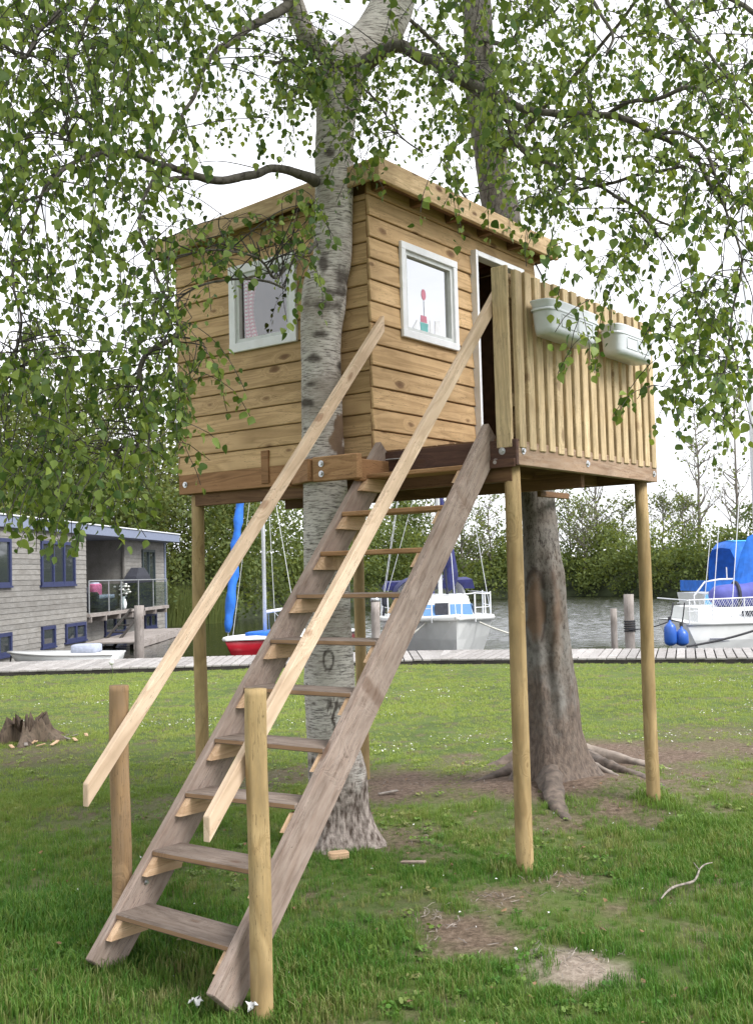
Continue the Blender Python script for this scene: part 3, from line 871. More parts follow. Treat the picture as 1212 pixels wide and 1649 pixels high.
# windows
def window(ext, side, frame_w, proud):
    a0, a1, z0, z1 = ext
    S = (lambda a, d, z: Vector((-d, a, z))) if side == 'left' else (lambda a, d, z: Vector((a, HW0 - d, z)))
    nn = Vector((-1, 0, 0)) if side == 'left' else Vector((0, -1, 0))
    win = obj('window', mesh_of('window', *_rect_ring(a0 + frame_w - .004, a1 - frame_w + .004, z0 + frame_w - .004, z1 - frame_w + .004, .028, S, .002, .030), M_SASH), tree_house)
    d = proud
    for p0, p1 in ((S(a0, d, z0 + frame_w / 2), S(a1, d, z0 + frame_w / 2)), (S(a0, d, z1 - frame_w / 2), S(a1, d, z1 - frame_w / 2))):
        board('frame', win, p0, p1, frame_w, .022, M_WHITE, nn)
    for a in (a0 + frame_w / 2, a1 - frame_w / 2):
        board('frame', win, S(a, d - .0015, z0 + .003), S(a, d - .0015, z1 - .003), frame_w - .002, .022, M_WHITE, nn)
    g = Geo().poly([S(a0 + frame_w, .008, z0 + frame_w), S(a1 - frame_w, .008, z0 + frame_w), S(a1 - frame_w, .008, z1 - frame_w), S(a0 + frame_w, .008, z1 - frame_w)])
    if side == 'right': g.f = [tuple(reversed(f)) for f in g.f]
    g.build('pane', M_GLASSR if side == 'right' else M_GLASS, win)
    return win, S


def _rect_ring(a0, a1, z0, z1, wd, S, d0, d1):
    g = Geo()
    for (p, q, r, s) in ((a0, a1, z0, z0 + wd), (a0, a1, z1 - wd, z1), (a0, a0 + wd, z0 + wd, z1 - wd), (a1 - wd, a1, z0 + wd, z1 - wd)):
        ring0 = [S(p, d0, r), S(q, d0, r), S(q, d0, s), S(p, d0, s)]
        ring1 = [S(p, d1, r), S(q, d1, r), S(q, d1, s), S(p, d1, s)]
        g.loft([ring0, ring1])
    return g.v, g.f


winL, SL = window(LWIN, 'left', .055, .034)
winR, SR = window(RWIN, 'right', .045, .034)
# printed picture stuck to the right-hand pane: balloon on a string over a teal tub, pale figures, a faint grid
def pic(pts, mat, nm='window_print'):
    g = Geo().poly([SR(a, .0095, z) for a, z in pts]); g.build(nm, mat, winR)
def ell(ca, cz, ra, rz, n=16): return [(ca + ra * math.cos(2 * PI * i / n), cz + rz * math.sin(2 * PI * i / n)) for i in range(n)]
pic(ell(.525, 3.215, .024, .034), M_TERRA)
pic([(.523, 3.18), (.527, 3.18), (.527, 3.075), (.523, 3.075)], M_SLATE)
pic([(.485, 3.045), (.555, 3.045), (.55, 3.085), (.49, 3.085)], M_TERRA)
pic([(.487, 2.985), (.56, 2.985), (.566, 3.042), (.48, 3.042)], M_TEAL)
pic([(.58, 2.975), (.625, 2.97), (.61, 3.02), (.585, 3.075)], M_WHITE)
pic([(.635, 2.972), (.70, 2.97), (.70, 3.085), (.64, 3.075)], M_WHITE)
pic([(.40, 2.995), (.43, 2.99), (.455, 3.045), (.445, 3.05)], M_WHITE)

# door frame
dfr = Geo()
S = lambda a, d, z: Vector((a, HW0 - d, z))
dr = Geo(); dr.box((DOOR[0] + .0125, HW0 - .026, (DOOR[2] + DOOR[3]) / 2), (.025, .075, DOOR[3] - DOOR[2]))
dframe = dr.build('door_frame', M_WHITE, tree_house)
board('jamb', dframe, (DOOR[1] - .0125, HW0 - .026, DOOR[2]), (DOOR[1] - .0125, HW0 - .026, DOOR[3] - .03), .025, .075, M_WHITE, (0, -1, 0))
board('lintel', dframe, (DOOR[0] + .026, HW0 - .0265, DOOR[3] - .018), (DOOR[1], HW0 - .0265, DOOR[3] - .018), .035, .075, M_WHITE, (0, -1, 0))

# railing of upright slats
railing = Geo().box((.06, .055, 2.66), (.065, .065, .86)).build('railing', M_SLAT, tree_house)
board('rail_post', railing, (LP - .06, .055, 2.22), (LP - .06, .055, 3.05), .065, .065, M_SLAT, (0, -1, 0))
for z in (2.42, 2.99):
    board('cross_rail', railing, (.02, .012, z), (LP - .02, .012, z), .07, .026, M_SLAT, (0, -1, 0))
board('cross_rail', railing, (LP - .015, .02, 2.99), (LP - .015, HW0 - .02, 2.99), .07, .026, M_SLAT, (1, 0, 0))
board('slat', railing, (-.014, .046, 2.172), (-.014, .046, 3.118), .090, .022, M_SLAT, (-1, 0, 0), label='wide end board of the railing')
PIT = (1.765 - .012) / 16
for k in range(17):
    u = .045 + k * .1075
    zt = 3.10 + R.uniform(-.006, .006); zb = 2.168 + R.uniform(-.006, .006)
    board('slat', railing, (u, -.016, zb), (u + R.uniform(-.003, .003), -.016, zt), .067, .030, M_SLAT, (0, -1, 0), bev=.004)

# ------------------------------------------------------------------ steps
steps = thing('wooden_steps', 'steep open wooden steps with two pale handrails leaning on the deck', 'steps', loc2w(-1.0, .49, 0), ROTZ)
def sp(u, w, z): return Vector((u + 1.0, w - .49, z))
A0 = Vector((-2.087, 0, .051)); A1 = Vector((-.045, 0, 2.285))
dirv = (A1 - A0).normalized(); perp = Vector((dirv.z, 0, -dirv.x))
SW = .165
def stringer(w, cut, end):
    p0 = A0 + perp * SW / 2 - dirv * cut; p1 = A1 + perp * SW / 2 + dirv * end
    return board('stringer', steps, sp(p0.x, w, p0.z), sp(p1.x, w, p1.z), .040, SW, M_STRINGER, tuple(-perp), bev=.004)
stringer(.822, 0, -.02)
stringer(.152, .0, .03)
treads_u = [-1.957 + i * .1918 for i in range(10)]
for i, uu in enumerate(treads_u):
    z = .203 + i * .2085
    t0, t1 = sp(uu + .085, .172, z - .0125), sp(uu + .085, .802, z - .0125)
    if i == 0: t0.z -= .018
    if i == 2: t0.z += .012
    dpt = .175 + R.uniform(-.012, .01)
    board('tread', steps, t1, t0, dpt, .024, M_TREAD if i < 5 else M_COLLAR if i > 6 else M_TREAD, (0, 0, 1), bev=.004)
    for w0 in (.784, .189):      # cleats: parallelogram blocks under the tread
        g = Geo()
        zt = z - .026; 
        if w0 < .5 and i == 0: zt -= .017
        prof = [(uu + .004, zt), (uu - .058, zt - .066), (uu + .135, zt - .070), (uu + .165, zt)]
        g.loft([[sp(a, w0 - .016, b) for a, b in prof], [sp(a, w0 + .016, b) for a, b in prof]])
        g.build('cleat', M_CLEAT, steps)
# handrails
def handrail(w, u0, u1, s=1.071, zoff=0):
    # vertical-cut ends
    h, t = .092, .034
    z = lambda u: .662 + zoff + (u + 2.094) * s
    L = math.hypot(u1 - u0, z(u1) - z(u0)); ang = math.atan(s)
    g = Geo()
    # build in a frame whose x axis lies along the rail so the grain follows it
    M = frame(sp(u0, w, z(u0)), sp(u1, w, z(u1)), (0, -1, 0)); Mi = M.inverted()
    g.loft([[Mi @ sp(u, w + dw, z(u) + dz) for dw, dz in ((-t / 2, -h / 2), (t / 2, -h / 2), (t / 2, h / 2), (-t / 2, h / 2))] for u in (u0, u1)])
    me = mesh_of('handrail', g.v, g.f, M_RAIL)
    bm = bmesh.new(); bm.from_mesh(me); bmesh.ops.recalc_face_normals(bm, faces=bm.faces[:]); bmesh.ops.bevel(bm, geom=bm.edges[:], offset=.003, segments=1, affect='EDGES'); bm.to_mesh(me); bm.free()
    return obj('handrail', me, steps, M)
handrail(.846, -2.07, .045)
handrail(.112, -2.125, .055, 1.071, .02)
def newel(u, w, z1, r, name='handrail_post', flat=False):
    o = round_post(steps, u + 1.0, w - .49, -.35, z1, r, r * .97, name, 32, M_POSTB if w > .5 else M_POST, n=60)
    if w < .5:      # the upper part is planed flat on its outer side, with a slanted shoulder above the foot
        nd = Vector((-.62, -.78, 0)).normalized(); M = o.matrix_basis; Mi = M.inverted()
        for v in o.data.vertices:
            q = M @ v.co; rel = Vector((q.x - u - 1.0, q.y - w + .49, 0)); lim = r * (.70 if q.z > .56 else 1.2 - (q.z - .46) * 5 if q.z > .46 else 1.2)
            e = rel.dot(nd) - lim
            if e > 0: v.co = Mi @ (q - nd * e)
    return o
newel(-1.83, .918, 1.10, .042)
np_ = newel(-1.915, .055, 1.13, .042)
# notch cut into the near post where it meets the stringer
bolt(steps, sp(-1.80, .80, .29), (0, -1, 0), .007)
g = Geo().box((0, 0, 0), (.10, .004, .05)); 
g.build('angle_bracket', M_STEEL, steps, M=frame(sp(-.06, .76, 2.165), sp(-.045, .66, 2.165), (-1, 0, 0)))

# ------------------------------------------------------------------ planter boxes and curtain
def planter(u0, u1, z, label):
    c = loc2w((u0 + u1) / 2, -.12, z)
    t = thing('planter_box', label, 'planter', c, ROTZ, 'pale enamel planter boxes on the railing')
    a, b = (u1 - u0) / 2, .075
    def ring(s, zz, dn=0): return [(a * s * math.copysign(abs(math.cos(q)) ** .28, math.cos(q)), b * s * math.copysign(abs(math.sin(q)) ** .5, math.sin(q)), zz) for q in [2 * PI * i / 36 for i in range(36)]]
    g = Geo(); g.loft([ring(.86, 0), ring(.90, .03), ring(.955, .145), ring(1.0, .165), ring(1.01, .172), ring(.97, .172), ring(.93, .14), ring(.80, .03)]); g.build('tub', M_ZINC, t, True)
    g = Geo(); g.loft([ring(.985, .118), ring(.99, .122), ring(.99, .128), ring(.972, .131)], caps=False); g.build('band', M_ZINC, t, True)
    for x in (-.52, -.02, .02, .52):
        pass
    for x0_, x1_ in ((-.60, -.03), (.03, .60)):
        g = Geo()
        for (xa, za), (xb, zb) in (((x0_, .04), (x1_, .04)), ((x1_, .04), (x1_, .105)), ((x1_, .105), (x0_, .105)), ((x0_, .105), (x0_, .04))):
            f = lambda xx, zz: Vector((a * xx, -b * (.895 + .06 * zz / .145) * (1 - .05 * abs(xx) ** 4) - .001, zz))
            g.tube([f(xa + (xb - xa) * i / 5, za + (zb - za) * i / 5) for i in range(6)], .0025, 5)
        g.build('raised_panel', M_ZINC, t, True)
    g = Geo(); g.loft([ring(.93, .135), ring(.9, .15)]); g.build('soil', M_BANK, t)
    for x in (-.6, .6):
        g = Geo(); g.tube([(a * x, b * .9, .16), (a * x, b + .02, .2), (a * x, b + .06, .2), (a * x, b + .065, .15)], .004, 6); g.build('hook', M_STEEL, t)
    return t
planter(.09, .70, 2.765, 'pale grey planter box hanging nearer the steps on the slat railing')
planter(.93, 1.46, 2.775, 'pale grey planter box hanging at the far end of the slat railing')

g = Geo(); rows = []
for i in range(13):
    t = i / 12; row = []
    for j in range(25):
        s = j / 24
        wid = .125 * (1 - .38 * math.sin(PI * min(1, t * 1.1)) ** 1.5) if t < .9 else .085
        yy = 1.875 - wid * s + .01
        xx = .012 + .012 + .014 * math.sin(s * PI * 7 + t) * (1 - .3 * t)
        row.append((xx, yy, 3.42 - .50 * t))
    rows.append(row)
verts = [p for r in rows for p in r]
faces = [(i * 25 + j, i * 25 + j + 1, (i + 1) * 25 + j + 1, (i + 1) * 25 + j) for i in range(12) for j in range(24)]
cur = mesh_of('curtain', [(a - .05, b - 1.86, c - 3.2) for a, b, c in verts], faces, M_GINGHAM, True)
uv = cur.uv_layers.new(name='UVMap')
for poly in cur.polygons:
    for li in poly.loop_indices:
        vi = cur.loops[li].vertex_index
        uv.data[li].uv = ((vi % 25) / 24, (vi // 25) / 12)
co = obj('curtain', cur); co.location = loc2w(.05, 1.86, 3.2); co.rotation_euler = (0, 0, ROTZ)
tag(co, 'red and white gingham curtain gathered inside the left window', 'curtain')

# ------------------------------------------------------------------ collar boards that tie the deck to the birch
board('collar_board', tree_house, (-.318, .755, 2.117), (-.318, 1.065, 2.117), .135, .045, M_COLLAR, (-1, 0, 0), bev=.005)
board('collar_board', tree_house, (-.335, 1.078, 2.117), (-.205, 1.325, 2.117), .125, .04, M_BROWNBEAM, (-.886, .464, 0), bev=.005)
board('collar_board', tree_house, (-.29, .80, 2.10), (-.02, .80, 2.10), .12, .045, M_BROWNBEAM, (0, -1, 0), bev=.005)
board('collar_board', tree_house, (-.25, 1.33, 2.10), (-.02, 1.33, 2.10), .11, .045, M_BROWNBEAM, (0, -1, 0), bev=.005)
for z in (2.145, 2.09): bolt(tree_house, (-.342, 1.00, z), (-1, 0, 0), .012)
board('collar_board', tree_house, (1.75, .80, 2.055), (2.18, .80, 2.055), .04, .03, M_UNDER, (0, -1, 0), label='pale strip of wood beside the second trunk')


# ------------------------------------------------------------------ trees
def trunk_mesh(name, path, mat, segs, step, fn, attr_fn):
    """path: (px, py, width_px, distance); fine rings, radius field fn, painted attributes"""
    P = [at(a, b, d) for a, b, w, d in path]; Rd = [w * d / FPX / 2 for a, b, w, d in path]
    n = 10
    P, Rd = smooth_path(P, Rd, n)
    # even resampling
    out, ro = [P[0]], [Rd[0]]; acc = 0
    for i in range(1, len(P)):
        seg = (P[i] - P[i - 1]).length; k = max(1, int(seg / step))
        for j in range(1, k + 1):
            out.append(P[i - 1].lerp(P[i], j / k)); ro.append(Rd[i - 1] + (Rd[i] - Rd[i - 1]) * j / k)
    v, f = tube_geo(out, ro, segs, fn, 0, False)
    V = np.array([tuple(p) for p in v]); F = np.array(f)
    return np_mesh(name, V, F, mat, True, attr_fn(V)), out, ro


def proj(V):
    q = V - np.array([0, 0, EYE]); d = q @ np.array(_fw)
    return 606 + FPX * (q @ np.array(RT)) / d, 824.5 - FPX * (q @ np.array(UP)) / d, d


def n3(p, s): return mnoise.noise(Vector(p) * s)


# --- the birch the house leans against
birch_root = Vector((-.26, 6.42, 0))
birch = thing('birch_tree', 'tall pale birch with drooping leafy branches growing against the left side of the tree house', 'tree')
BP = [(548, 1372, 74, 6.45), (545, 1310, 76, 6.43), (537, 1225, 79, 6.38), (532, 1150, 80, 6.32), (530, 1090, 80, 6.28), (528, 1000, 73, 6.22), (526, 900, 72, 6.2), (524, 800, 71, 6.18), (519, 700, 68, 6.18),
      (517, 600, 64, 6.18), (517, 520, 67, 6.18), (523, 460, 72, 6.18), (535, 415, 63, 6.18), (537, 350, 62, 6.18), (538, 270, 63, 6.18), (541, 190, 66, 6.18), (549, 130, 74, 6.18), (564, 96, 72, 6.2), (590, 72, 70, 6.25), (614, 44, 76, 6.3), (630, 10, 72, 6.35), (638, -30, 66, 6.4), (650, -120, 60, 6.5), (655, -300, 50, 6.6)]
SCARS = [(523, 492, 30, 9), (552, 445, 17, 20), (520, 425, 8, 22), (519, 538, 15, 6), (508, 578, 12, 7), (500, 618, 13, 5), (495, 648, 11, 8), (492, 690, 5, 4), (541, 470, 22, 7), (530, 245, 11, 7), (548, 590, 5, 8), (502, 905, 3, 5), (515, 760, 4, 3),
         (560, 108, 40, 9), (590, 100, 20, 12)]


def birch_fn(p, d, a, t):
    z = p.z
    r = 1 + .05 * n3(p + d * .1, 3.5) + .022 * n3(p + d * .12, 14)
    if z < .75:
        lob = .55 + .45 * math.cos(3 * a + .6) + .25 * math.cos(5 * a + 1.9)
        r += math.exp(-max(z, 0) / .16) * (.42 + .62 * max(0, lob)) + .35 * math.exp(-((z - .42) ** 2) / .02) * max(0, d.x * .75 - d.y * .45) ** 2
        r += .10 * n3(Vector((math.cos(a) * 2.2, math.sin(a) * 2.2, z * 1.2)), 2.2) * math.exp(-z / .35) * 1.6
    r += .13 * math.exp(-((z - 3.07) ** 2) / .010) * max(0, d.x * .9 - d.y * .2) + .08 * math.exp(-((z - 4.33) ** 2) / .02)
    for zz in (2.93, 2.77, 2.63, 2.52): r += .035 * math.exp(-((z - zz) ** 2) / .0009) * max(0, -d.y - .3)
    return r


def birch_attr(V):
    x, y, d = proj(V)
    sc = np.zeros(len(V)); w = vnoise(V[:, 0] * 30 + V[:, 1] * 17, V[:, 2] * 30, 1.0, 5) - .5
    for (cx, cy, rx, ry) in SCARS:
        q = np.sqrt(((x - cx) / rx) ** 2 + ((y - cy) / ry) ** 2) + w * .8
        sc = np.maximum(sc, np.clip((1.2 - q) / .7, 0, 1))
    # outline scar and cracks on the lower bole
    q = np.abs(np.sqrt(((x - 529) / 8) ** 2 + ((y - 1062) / 15) ** 2) - 1 + w * .25); sc = np.maximum(sc, np.clip((.24 - q) / .12, 0, 1))
    q = np.sqrt(((x - 538) / 20) ** 2 + ((y - 1150) / 42) ** 2); ck = vnoise(x * .5, y * .12, .9, 8); sc = np.maximum(sc, np.clip((1 - q) * 2, 0, 1) * (ck > .56))
    wo = np.zeros(len(V))
    for (cx, cy, rx, ry) in ((548, 690, 9, 26), (540, 712, 13, 16), (551, 728, 9, 10)):
        q = np.sqrt(((x - cx) / rx) ** 2 + ((y - cy) / ry) ** 2) + w * .7; wo = np.maximum(wo, np.clip((1.1 - q) / .25, 0, 1))
    low = np.clip((.62 - V[:, 2] + w * .35) / .3, 0, 1)
    return {'scar': sc * .85, 'wound': wo, 'low': low}


me, bpath, brad = trunk_mesh('trunk', BP, M_BIRCH, 128, .011, birch_fn, birch_attr)
obj('trunk', me, birch)

BRANCHES = []       # polylines used to hang twigs from


def branch(parent, pts, mat=None, segs=9, name='branch', reg=True):
    P = [at(a, b, d) for a, b, w, d in pts]; Rd = [max(.0022, w * d / FPX / 2) for a, b, w, d in pts]
    P, Rd = smooth_path(P, Rd, 6)
    P = [p + Vector((n3(p, 6), n3(p + Vector((9, 0, 0)), 6), n3(p + Vector((0, 9, 0)), 6))) * (.012 + r * .35) for p, r in zip(P, Rd)]
    g = Geo(); g.tube(P, Rd, segs, lambda p, d, a, t: 1 + .16 * n3(p + d * .05, 22))
    o = g.build(name, mat or M_BRANCH, parent, True)
    if reg: BRANCHES.extend([(p, parent) for p in P])
    return o


branch(birch, [(552, 118, 40, 6.18), (522, 80, 34, 6.15), (497, 52, 33, 6.1), (470, 5, 32, 6.05), (440, -80, 30, 6.0), (400, -200, 20, 5.9)], M_BIRCH, 20)
branch(birch, [(585, 100, 30, 6.12), (640, 74, 20, 5.95), (665, 82, 20, 5.9), (700, 105, 20, 5.8), (745, 128, 19, 5.7), (800, 152, 15, 5.6), (850, 176, 12, 5.5), (905, 186, 11, 5.4), (972, 184, 11, 5.3), (1030, 203, 9, 5.2), (1080, 228, 9, 5.1), (1118, 256, 8, 5.05), (1145, 296, 8, 5), (1180, 318, 7, 4.95), (1230, 345, 6, 4.9)])
branch(birch, [(748, 132, 13, 5.7), (790, 170, 11, 5.65), (818, 196, 11, 5.6), (826, 222, 10, 5.55), (848, 248, 9, 5.5), (880, 262, 8, 5.45), (930, 285, 6, 5.4), (1000, 320, 5, 5.3), (1050, 350, 4, 5.2), (1100, 372, 3, 5.1)])
branch(birch, [(978, 181, 8, 5.3), (1010, 165, 7, 5.2), (1055, 157, 7, 5.1), (1098, 142, 8, 5.0), (1132, 146, 6, 4.95), (1142, 160, 4, 4.9)])
branch(birch, [(1055, 214, 6, 5.15), (1090, 212, 6, 5.1), (1130, 235, 5, 5.0), (1150, 280, 5, 4.95), (1170, 330, 4, 4.9)])
branch(birch, [(905, 305, 5, 5.4), (960, 300, 5, 5.35), (1040, 280, 6, 5.2), (1100, 265, 5, 5.1)])
branch(birch, [(985, 315, 5, 5.3), (1015, 330, 5, 5.25), (1040, 355, 5, 5.2), (1065, 388, 4, 5.15)])
branch(birch, [(508, 292, 20, 6.12), (478, 276, 15, 5.95), (440, 272, 14, 5.85), (400, 282, 14, 5.75), (360, 291, 14, 5.65), (325, 284, 13, 5.55), (300, 277, 12, 5.5), (262, 268, 10, 5.4), (230, 253, 10, 5.3), (190, 247, 10, 5.2), (155, 248, 9, 5.1), (120, 262, 8, 5.0), (85, 290, 7, 4.9), (60, 330, 5, 4.8)])
branch(birch, [(318, 285, 8, 5.55), (295, 287, 8, 5.48), (272, 292, 8, 5.4)])
branch(birch, [(262, 266, 7, 5.4), (235, 310, 6, 5.3), (222, 360, 6, 5.2), (240, 420, 5, 5.1), (262, 470, 6, 5.0), (290, 528, 6, 5.0), (268, 552, 8, 5.0), (236, 572, 9, 5.0), (224, 602, 9, 5.0), (230, 650, 7, 5.0), (228, 700, 6, 5.0), (205, 745, 4, 4.95)])
branch(birch, [(470, 5, 18, 6.05), (380, 60, 12, 5.7), (345, 85, 9, 5.5), (332, 110, 8, 5.4), (300, 175, 6, 5.3), (270, 230, 5, 5.2)])
branch(birch, [(440, -80, 16, 6.0), (300, -60, 12, 5.5), (180, -40, 10, 5.1), (95, 22, 9, 4.8), (65, 52, 8, 4.6), (40, 90, 6, 4.5), (10, 75, 5, 4.4)])
branch(birch, [(180, -40, 8, 5.1), (130, 60, 6, 4.9), (110, 110, 6, 4.8), (122, 165, 5, 4.7), (98, 215, 5, 4.65), (120, 230, 4, 4.6)])
branch(birch, [(120, 262, 6, 5.0), (95, 280, 6, 4.9), (80, 305, 5, 4.8), (20, 330, 4, 4.6)])
branch(birch, [(640, -40, 24, 6.4), (760, -90, 16, 6.0), (900, -80, 13, 5.6), (1040, -50, 11, 5.2), (1180, 0, 9, 4.8), (1260, 60, 7, 4.6)])
branch(birch, [(900, -80, 9, 5.6), (960, 10, 6, 5.4), (985, 55, 5, 5.3), (975, 90, 4, 5.2)])
branch(birch, [(1040, -50, 8, 5.2), (1100, 40, 6, 5.0), (1165, 115, 5, 4.8), (1210, 180, 4, 4.7)])
branch(birch, [(508, 395, 9, 6.06), (470, 422, 6, 5.6), (445, 445, 5, 5.3), (425, 425, 4, 5.15), (400, 412, 4, 5.05), (360, 402, 4, 5.0), (310, 408, 3, 4.95)], segs=6)
branch(birch, [(458, 462, 4, 5.3), (425, 450, 4, 5.2), (370, 452, 4, 5.1), (320, 462, 4, 5.0), (285, 485, 3, 4.95), (250, 500, 3, 4.9)], segs=6)
branch(birch, [(440, 100, 6, 6.05), (480, 94, 5, 6.0), (530, 96, 5, 5.9), (560, 125, 5, 5.85), (600, 155, 4, 5.8), (640, 215, 3, 5.8), (680, 245, 3, 5.8)], segs=6)
branch(birch, [(1150, 296, 5, 5.0), (1190, 400, 4, 4.9), (1180, 500, 4, 4.9), (1165, 600, 3, 4.9)], segs=6)
branch(birch, [(60, 330, 5, 4.8), (20, 420, 5, 4.7), (35, 520, 4, 4.6), (18, 600, 3, 4.6)], segs=6)

# --- the second trunk
tree2 = thing('grey_barked_tree', 'thick grey trunk with an oval bark wound and spreading roots behind the railing side posts', 'tree')
TP = [(893, 1262, 98, 7.85), (890, 1225, 92, 7.85), (888, 1180, 84, 7.85), (887, 1130, 78, 7.85), (883, 1080, 73, 7.85), (880, 1030, 72, 7.85), (877, 980, 69, 7.85), (874, 930, 66, 7.85), (871, 880, 58, 7.85), (867, 820, 52, 7.88), (858, 740, 52, 7.9), (843, 600, 52, 7.95), (826, 480, 54, 8.0), (810, 360, 58, 8.05),
      (800, 310, 60, 8.1), (790, 250, 55, 8.15), (778, 180, 52, 8.2), (771, 110, 50, 8.3), (769, 40, 48, 8.4), (766, -60, 44, 8.5), (760, -250, 36, 8.7)]


def tree2_fn(p, d, a, t):
    z = p.z
    r = 1 + .07 * n3(p + d * .15, 2.6) + .03 * n3(p + d * .16, 11)
    if z < 1.0:
        lob = .5 + .5 * math.cos(4 * a + .3)
        r += math.exp(-max(z, 0) / .17) * (.30 + .62 * lob) + .08 * math.cos(7 * a + z * 2) * math.exp(-z / .6)
    # swollen lips beside the wound
    r += .20 * math.exp(-((z - 1.28) ** 2) / .10) * math.exp(-((a_diff(d, .30)) ** 2) / .05) + .14 * math.exp(-((z - 1.45) ** 2) / .06) * math.exp(-((a_diff(d, .95)) ** 2) / .08)
    r += .10 * math.exp(-((z - 1.3) ** 2) / .10) * math.exp(-((a_diff(d, -.95)) ** 2) / .04)
    r += .06 * math.cos(a * 9 + 2 * n3(Vector((0, 0, z)), 1.5)) * math.exp(-((z - .75) ** 2) / .35)
    r -= .14 * math.exp(-((z - 1.3) ** 2) / .06) * math.exp(-((a_diff(d, -.28)) ** 2) / .05)
    return r


def a_diff(d, off):      # angle of d measured from straight towards the camera
    q = math.atan2(d.x, -d.y) - off
    return (q + PI) % (2 * PI) - PI


def tree2_attr(V):
    x, y, d = proj(V)
    w = vnoise(V[:, 0] * 22 + V[:, 1] * 13, V[:, 2] * 22, 1.0, 6) - .5
    wo = np.clip((1.08 - np.sqrt(((x - 861) / 15) ** 2 + ((y - 983) / 60) ** 2) - np.abs(y - 983) / 400 + w * .5) / .3, 0, 1)
    ring = np.abs(np.sqrt(((x - 861) / 16.5) ** 2 + ((y - 983) / 65) ** 2) - 1)
    sc = np.clip((.13 - ring + w * .30) / .16, 0, 1) * .8
    cr = np.exp(-((x - 893 - 6 * np.sin(y * .04)) / 3.5) ** 2) * np.clip((y - 900) / 40, 0, 1) * np.clip((1180 - y) / 60, 0, 1); sc = np.maximum(sc, cr * (.5 + w))
    bare = np.clip(1.1 - np.sqrt(((x - 897) / 11) ** 2 + ((y - 1000) / 95) ** 2) + w * .6, 0, 1)
    low = np.clip((.95 - V[:, 2] + w * .5) / .5, 0, 1) * .8
    return {'scar': sc, 'wound': np.maximum(wo, bare * .7), 'low': low}


me, tpath, trad = trunk_mesh('trunk', TP, M_BARK2, 112, .016, tree2_fn, tree2_attr)
obj('trunk', me, tree2)


def root(parent, pts, mat, r0, r1):
    P = []
    for i, (px, py) in enumerate(pts):
        p = atz(px, py, 0); t = i / (len(pts) - 1); p.z = float(ground_z(np.array([p.x]), np.array([p.y]))[0]) + .09 * (1 - t) ** 1.6 - .012 * t - r0 * .15; P.append(p)
    P, Rd = smooth_path(P, [r0 + (r1 - r0) * i / (len(pts) - 1) for i in range(len(pts))], 8)
    g = Geo(); g.tube(P, Rd, 12, lambda p, d, a, t: 1 + .22 * n3(p, 6) + .13 * math.cos(3 * a + 4 * n3(p, 3)) + .10 * math.cos(7 * a + 9 * n3(p, 4)))
    g.build('root', mat, parent, True)


M_ROOT = plain('root_bark', (.13, .10, .08), .9, var=.3, nscale=14, bump=.8)
M_ROOTPALE = plain('worn_root', (.26, .215, .18), .85, var=.2, nscale=14, bump=.6)
for pts, r0, r1, mt_ in (([(925, 1235), (955, 1240), (990, 1255), (1035, 1268), (1075, 1285)], .085, .02, M_ROOT), ([(930, 1225), (965, 1228), (1010, 1232), (1060, 1240), (1095, 1242)], .075, .012, M_ROOTPALE),
                    ([(925, 1245), (950, 1250), (980, 1262), (1018, 1280)], .05, .010, M_ROOTPALE), ([(880, 1250), (888, 1285), (895, 1310), (915, 1328)], .12, .035, M_ROOT),
                    ([(865, 1235), (835, 1228), (800, 1232), (755, 1246)], .08, .014, M_ROOT), ([(862, 1245), (830, 1252), (790, 1262), (745, 1270)], .07, .012, M_ROOT), ([(870, 1215), (845, 1205), (820, 1212)], .07, .02, M_ROOT)):
    root(tree2, pts, mt_, r0, r1)
branch(tree2, [(792, 262, 16, 8.15), (830, 215, 10, 7.9), (900, 150, 8, 7.5), (980, 60, 6, 7.2), (1050, -40, 5, 7)])
branch(tree2, [(776, 170, 14, 8.2), (720, 90, 9, 7.9), (650, 20, 6, 7.6), (600, -60, 5, 7.4)])
branch(tree2, [(810, 345, 7, 8.0), (760, 330, 4, 7.9), (735, 300, 3, 7.8), (715, 260, 3, 7.8)], segs=6)
branch(tree2, [(770, 60, 10, 8.3), (820, 70, 6, 8.0), (840, 20, 5, 7.9), (870, 40, 4, 7.8), (900, 10, 3, 7.7)], segs=6)

# --- leaves
def leaf_template():
    # ovate birch leaf, x along the midrib (0..1), y across, folded a little along the midrib and drooping at the tip
    xs = [0, .10, .28, .50, .72, .88, 1.0]; hw = [0.02, .25, .41, .38, .22, .09, 0.0]
    V = []; F = []
    for x, h in zip(xs, hw):
        z = -.10 * x * x
        V += [(x, -h, z + .28 * h), (x, 0, z), (x, h, z + .28 * h)]
    for i in range(len(xs) - 1):
        a = i * 3
        F += [(a, a + 3, a + 4, a + 1), (a + 1, a + 4, a + 5, a + 2)]
    return np.array(V, np.float32), np.array(F, np.int32)


LV, LF = leaf_template()


def leaf_matrix(p, ax, nr, s):
    x = ax.normalized(); z = (nr - x * nr.dot(x)).normalized(); y = z.cross(x)
    M = Matrix((x * s, y * s, z * s)).transposed().to_4x4(); M.translation = p
    return M


